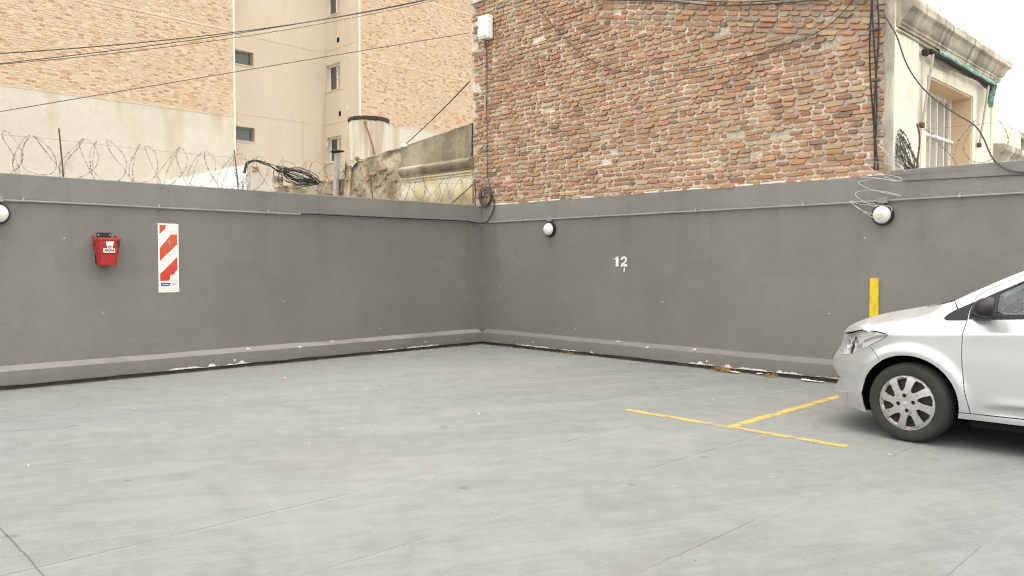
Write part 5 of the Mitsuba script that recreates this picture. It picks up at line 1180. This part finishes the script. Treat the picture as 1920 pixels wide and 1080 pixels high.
# windscreen and roof: lofted between the left and right edges
E = surf(np.array(cv(ditch))[:, 0], np.array(cv(ditch))[:, 1])
def edge_at(u): i = np.linspace(0, 1, len(E)); return np.stack([np.interp(u, i, E[:, k]) for k in range(3)], -1)
ii = np.linspace(0, 1, len(E)); u_top = float(np.interp(1.74, E[:, 0], ii))
def loft_top(u0, u1, xc0, xc1, zc_, n=24, m=25, bow=2.0):
    u = np.linspace(u0, u1, n); e = edge_at(u); xc = np.linspace(xc0, xc1, n); zc = zc_(xc)
    v = np.linspace(-1, 1, m); k = 1 - np.abs(v) ** bow
    P = np.zeros((n, m, 3)); P[..., 0] = e[:, None, 0] + (xc - e[:, 0])[:, None] * k; P[..., 1] = e[:, None, 1] * v; P[..., 2] = e[:, None, 2] + (zc - e[:, 2])[:, None] * k
    return P
ws = loft_top(0, u_top, .93, 1.62, lambda x: np.interp(x, [.93, 1.24, 1.41, 1.62], [1.09, 1.245, 1.325, 1.412]))
obj(f'{car}__windscreen', grid(world(ws)), 'm_carglass', smooth=True)
obj(f'{car}__roof', grid(world(loft_top(u_top, 1, 1.625, 3.35, lambda x: zhf(x), n=40))), 'm_carpaint', smooth=True)
# cowl between bonnet and windscreen
cw0 = np.stack([hood_fn(np.full(25, .835) - .03 * (1 - np.linspace(-1, 1, 25) ** 2), np.linspace(-.70, .70, 25))], 0)[0]; cw0[:, 2] -= .012
obj(f'{car}__cowl', grid(world(np.stack([cw0, ws[0] * [1, 1, 1] - [0, 0, .004]], 0))), 'm_carblack', smooth=True)
# tailgate
tgp = [(3.30, 1.395), (3.36, 1.36), (3.62, 1.02), (3.78, .96), (3.86, .80), (3.89, .62)]
tw = [.60, .60, .70, .74, .76, .77]
tg = np.stack([np.stack([np.full(13, x) + (.06 if z < 1.2 else .03) * (1 - np.linspace(-1, 1, 13) ** 2), np.linspace(-1, 1, 13) * w_, np.full(13, z)], 1) for (x, z), w_ in zip(tgp, tw)], 0)
obj(f'{car}__tailgate', grid(world(tg)), 'm_carpaint', smooth=30)
obj(f'{car}__rear_bumper', cat_([patch(rear_b, side=s, cell=.03) for s in (1, -1)]), 'm_carpaint', smooth=32)
for s in (1, -1): obj(f'{car}__tail_lamp', patch(Polygon([(3.62, .75), (3.70, .96), (4.02, .95), (4.02, .72)]), off=.004, side=s, cell=.03), 'm_redlamp', smooth=32)
wb = lambda x0, x1, y0, y1, z0, z1, b=.02: M(world(box(x0, x1, y0, y1, z0, z1, b).vertices), box(x0, x1, y0, y1, z0, z1, b).faces)
# underside, wheel wells, cabin
def well(c, s):
    a = np.linspace(-.11 * np.pi, 1.11 * np.pi, 40); R = c[2] + .012
    yy_ = np.array([.835, .80, .58])
    P = np.zeros((40, 3, 3)); P[..., 0] = c[0] + np.cos(a)[:, None] * R; P[..., 2] = c[1] + np.sin(a)[:, None] * R; P[..., 1] = yy_[None]
    yo = np.array([float(surf(sig_of(q[0, 0], q[0, 2]), q[0, 2])[1]) for q in P]) - .006
    P[:, 0, 1] = yo; P[:, 1, 1] = np.minimum(yo - .03, .80)
    disc = M(np.vstack([P[:, 2], [[c[0], .58, c[1]]]]), np.stack([np.arange(39), np.arange(1, 40), np.full(39, 40)], 1))
    m = cat_([grid(P), disc]); return M(world(m.vertices, s), m.faces)
obj(f'{car}__wheel_arch_liner', cat_([well(ARC, 1)]), 'm_liner'); obj(f'{car}__wheel_arch_liner', well(ARC, -1), 'm_liner'); obj(f'{car}__wheel_arch_liner', well(ARC2, 1), 'm_liner'); obj(f'{car}__wheel_arch_liner', well(ARC2, -1), 'm_liner')
obj(f'{car}__underbody', cat_([wb(.30, 3.7, -.56, .56, .19, .40), wb(1.24, 2.96, -.80, .80, .165, .30), wb(.36, 1.3, -.55, .55, .155, .30)]), 'm_liner')  # underside, with lower boxes added to block light and deepen the shade beneath
obj(f'{car}__engine_bay', wb(.30, 1.15, -.56, .56, .40, .76), 'm_liner')
obj(f'{car}__dashboard', wb(1.05, 1.46, -.66, .66, .70, .965, .06), 'm_seat')
def seat(y):
    b = trimesh.convex.convex_hull(np.array([(2.02 + dx + t * .22, y + dy * (1 - .35 * (t > .6)), .62 + t * .55) for t in (0, .5, 1.0) for dx in (0, .12) for dy in (-.23, .23)]))
    hd = trimesh.creation.icosphere(2, 1.0); hd.apply_scale((.055, .13, .09)); hd.apply_translation((2.31, y, 1.255))
    cu = box(1.55, 2.08, y - .24, y + .24, .50, .66, .05); m = cat_([b, cu, hd]); return M(world(m.vertices), m.faces)
obj(f'{car}__seat', seat(.36), 'm_seat', smooth=30); obj(f'{car}__seat', seat(-.36), 'm_seat', smooth=30)
a = np.linspace(0, 2 * np.pi, 40, endpoint=False); tl_ = np.array([.42, 0, .907]); swc = np.array([1.58, .36, .985])
ring = swc + .18 * (np.cos(a)[:, None] * np.array([0, 1., 0]) + np.sin(a)[:, None] * np.array([tl_[0], 0, tl_[2]]))
sw = cat_([tube(ring, .016, 8, closed=True), tube([swc, swc + [-.22, 0, -.12]], .03, 8), tube([swc + [0, -.17, 0], swc + [0, .17, 0]], .018, 6)])
obj(f'{car}__steering_wheel', M(world(sw.vertices), sw.faces), 'm_carblack', smooth=True)

# door mirror
def sellip(c, r, e=2.6, n=28, cut=None):
    th, ph = np.meshgrid(np.linspace(0, 2 * np.pi, 2 * n), np.linspace(-np.pi / 2, np.pi / 2, n), indexing='ij')
    f = lambda t: np.sign(t) * np.abs(t) ** (2 / e)
    return np.stack([c[0] + r[0] * f(np.cos(ph)) * f(np.cos(th)), c[1] + r[1] * f(np.cos(ph)) * f(np.sin(th)), c[2] + r[2] * f(np.sin(ph))], -1)
for s in (1, -1):
    P = sellip((0, 0, 0), (1, 1, 1), 2.5)
    X_, Y_, Z_ = P[..., 0], P[..., 1], P[..., 2]
    fx = np.where(X_ > .25, .25 + (X_ - .25) * .12, X_)                    # cut flat at the back, where the glass sits
    hx0 = 1.395 + .085 * fx * (1 - .10 * Z_) + .014 * Z_ ; hyy = .955 + .115 * Y_ * (1 - .12 * fx); hz = 1.082 + .070 * Z_ * (1 - .14 * np.clip(-X_, 0, 1)) - .010 * Y_
    mc, ms_ = math.cos(.42), math.sin(.42); hx = 1.395 + (hx0 - 1.395) * mc + (hyy - .955) * ms_; hyy = .955 - (hx0 - 1.395) * ms_ + (hyy - .955) * mc
    k = obj(f'{car}__door_mirror', grid(world(np.stack([hx, hyy, hz], -1), s)), 'm_carblack', smooth=True)
    ft = cat_([trimesh.convex.convex_hull(np.array([(1.255, .815, .985), (1.255, .825, 1.02), (1.395, .82, .988), (1.395, .82, 1.03), (1.30, .90, 1.005), (1.30, .90, 1.035), (1.405, .915, .998), (1.405, .915, 1.04), (1.30, .855, .975), (1.39, .87, .978)]))])
    obj(k + '__foot', M(world(ft.vertices, s), ft.faces), 'm_carblack', smooth=40)
    gl = lathe([(.0001, 0), (1, 0)], 28); g = onto(gl, (1.395 + .029 * mc, .955 - .029 * ms_, 1.083), (.095 * ms_, .095 * mc, 0), (.012, 0, .056), (mc, -ms_, 0)); obj(k + '__glass', M(world(g.vertices, s), g.faces), 'm_reflector')

# wheels
def wheel(x, s, steer, spin):
    w = num(f'{car}__wheel')
    ty = [(.212, .078), (.218, .090), (.232, .0955), (.255, .0985), (.278, .0965), (.292, .089), (.3015, .076), (.3075, .062), (.310, .040), (.3065, .038), (.3065, .033), (.3105, .031), (.311, .004), (.307, .003), (.307, -.003), (.311, -.004), (.3105, -.031), (.3065, -.033), (.3065, -.038), (.310, -.040), (.3075, -.062), (.298, -.084), (.26, -.0985), (.212, -.08)]
    tm = lathe(ty, 72); v = tm.vertices.copy()
    ang = np.arctan2(v[:, 1], v[:, 0]) + spin
    r = np.hypot(v[:, 0], v[:, 1])
    # tread blocks on the shoulders
    blk = (np.abs(v[:, 2]) > .03) & (r > .296) & (np.abs(v[:, 2]) < .08)
    f = np.where(blk & (np.mod(np.arange(len(v)) % 72, 2) == 0), .996, 1.0); v[:, 0] *= f; v[:, 1] *= f
    tm.vertices = v
    R = .2135
    disc = Point(0, 0).buffer(R, 48); holes = []
    pol = lambda rr, a: (rr * R * math.cos(a), rr * R * math.sin(a))
    for k in range(8):
        a0 = math.radians(77 - 22.5 + 45 * k)
        h = Polygon([pol(.43, a0 + .12), pol(.50, a0 + .28), pol(.70, a0 + .285), pol(.93, a0 + .25), pol(.945, a0 + .03), pol(.93, a0 - .20), pol(.76, a0 - .16), pol(.58, a0 - .11)])
        holes.append(h.buffer(-.004).buffer(.004))
    lugs = [Point(pol(.27, math.radians(q))).buffer(.0165, 10) for q in (100, 10, -80, 190)]
    hc = disc.difference(union_all(holes + lugs))
    dome = lambda r: .006 + .020 * np.clip(1 - (r / R) ** 2, 0, 1) - .010 * np.exp(-((r / R - .97) / .05) ** 2) - .008 * np.exp(-(r / R / .25) ** 2)
    bits = []
    for g in getattr(hc, 'geoms', [hc]):
        pp = patch(g, lambda u, q: np.stack([u, q, dome(np.hypot(u, q))], -1), cell=.014, thick=.018, centre=(0, 0, -1)); vv = pp.vertices; bits.append(trimesh.Trimesh(np.stack([vv[:, 0] - CX0, CYC - vv[:, 1], vv[:, 2]], 1), pp.faces, process=False))
    cap_ = cat_(bits)
    back = lathe([(.0001, -.030), (.07, -.020), (.11, -.026), (.17, -.030), (.195, -.012), (.214, .004)], 40)
    bolts = [lathe([(.0001, .012), (.008, .012), (.011, .004), (.011, -.02)], 8).apply_translation((*pol(.27, math.radians(q)), -.002)) for q in (100, 10, -80, 190)]
    badge = [onto(box(-.021, .021, -.0065, .0065, .0, .004, .001), (0, 0, .0185), (1, 0, 0), (0, 1, 0), (0, 0, 1)), onto(box(-.0085, .0085, -.0135, .0135, .0, .004, .001), (0, 0, .0186), (1, 0, 0), (0, 1, 0), (0, 0, 1))]
    Rm = trimesh.transformations.rotation_matrix
    def put(m, dz=0.0):
        v = m.vertices.copy(); v[:, 2] += dz
        # local: x to the right in side view, y up, z outward
        ca, sa = math.cos(steer), math.sin(steer)
        L = np.stack([v[:, 0] * ca + v[:, 2] * sa, -v[:, 0] * sa + v[:, 2] * ca, v[:, 1]], 1)      # (x, y out, z)
        L[:, 2] = np.where(L[:, 2] < -.3045, -.3045, L[:, 2])
        P = L + [x, .85 - .0985, .3055]
        return M(world(P, s), m.faces)
    obj(w + '__tyre', put(tm), 'm_tyre', smooth=24)
    obj(w + '__hub_cap', put(cap_, .083), 'm_hubcap', smooth=30)
    obj(w + '__steel_wheel', put(back, .075), 'm_wheelsteel', smooth=30)
    for b_ in bolts: obj(w + '__bolt', put(b_, .083), 'm_carblack', smooth=40)
    obj(w + '__emblem', put(cat_(badge), .083), 'm_razor_bright')
wheel(.83, 1, -.10, 0); wheel(.83, -1, .10, .2); wheel(.83 + 2.528, 1, 0, .5); wheel(.83 + 2.528, -1, 0, .9)
tag(car, 'silver hatchback parked along the right wall, its front half in the picture', 'car')
tag('brick_house', 'old house with an exposed orange brick side wall and a cream street front', 'house')
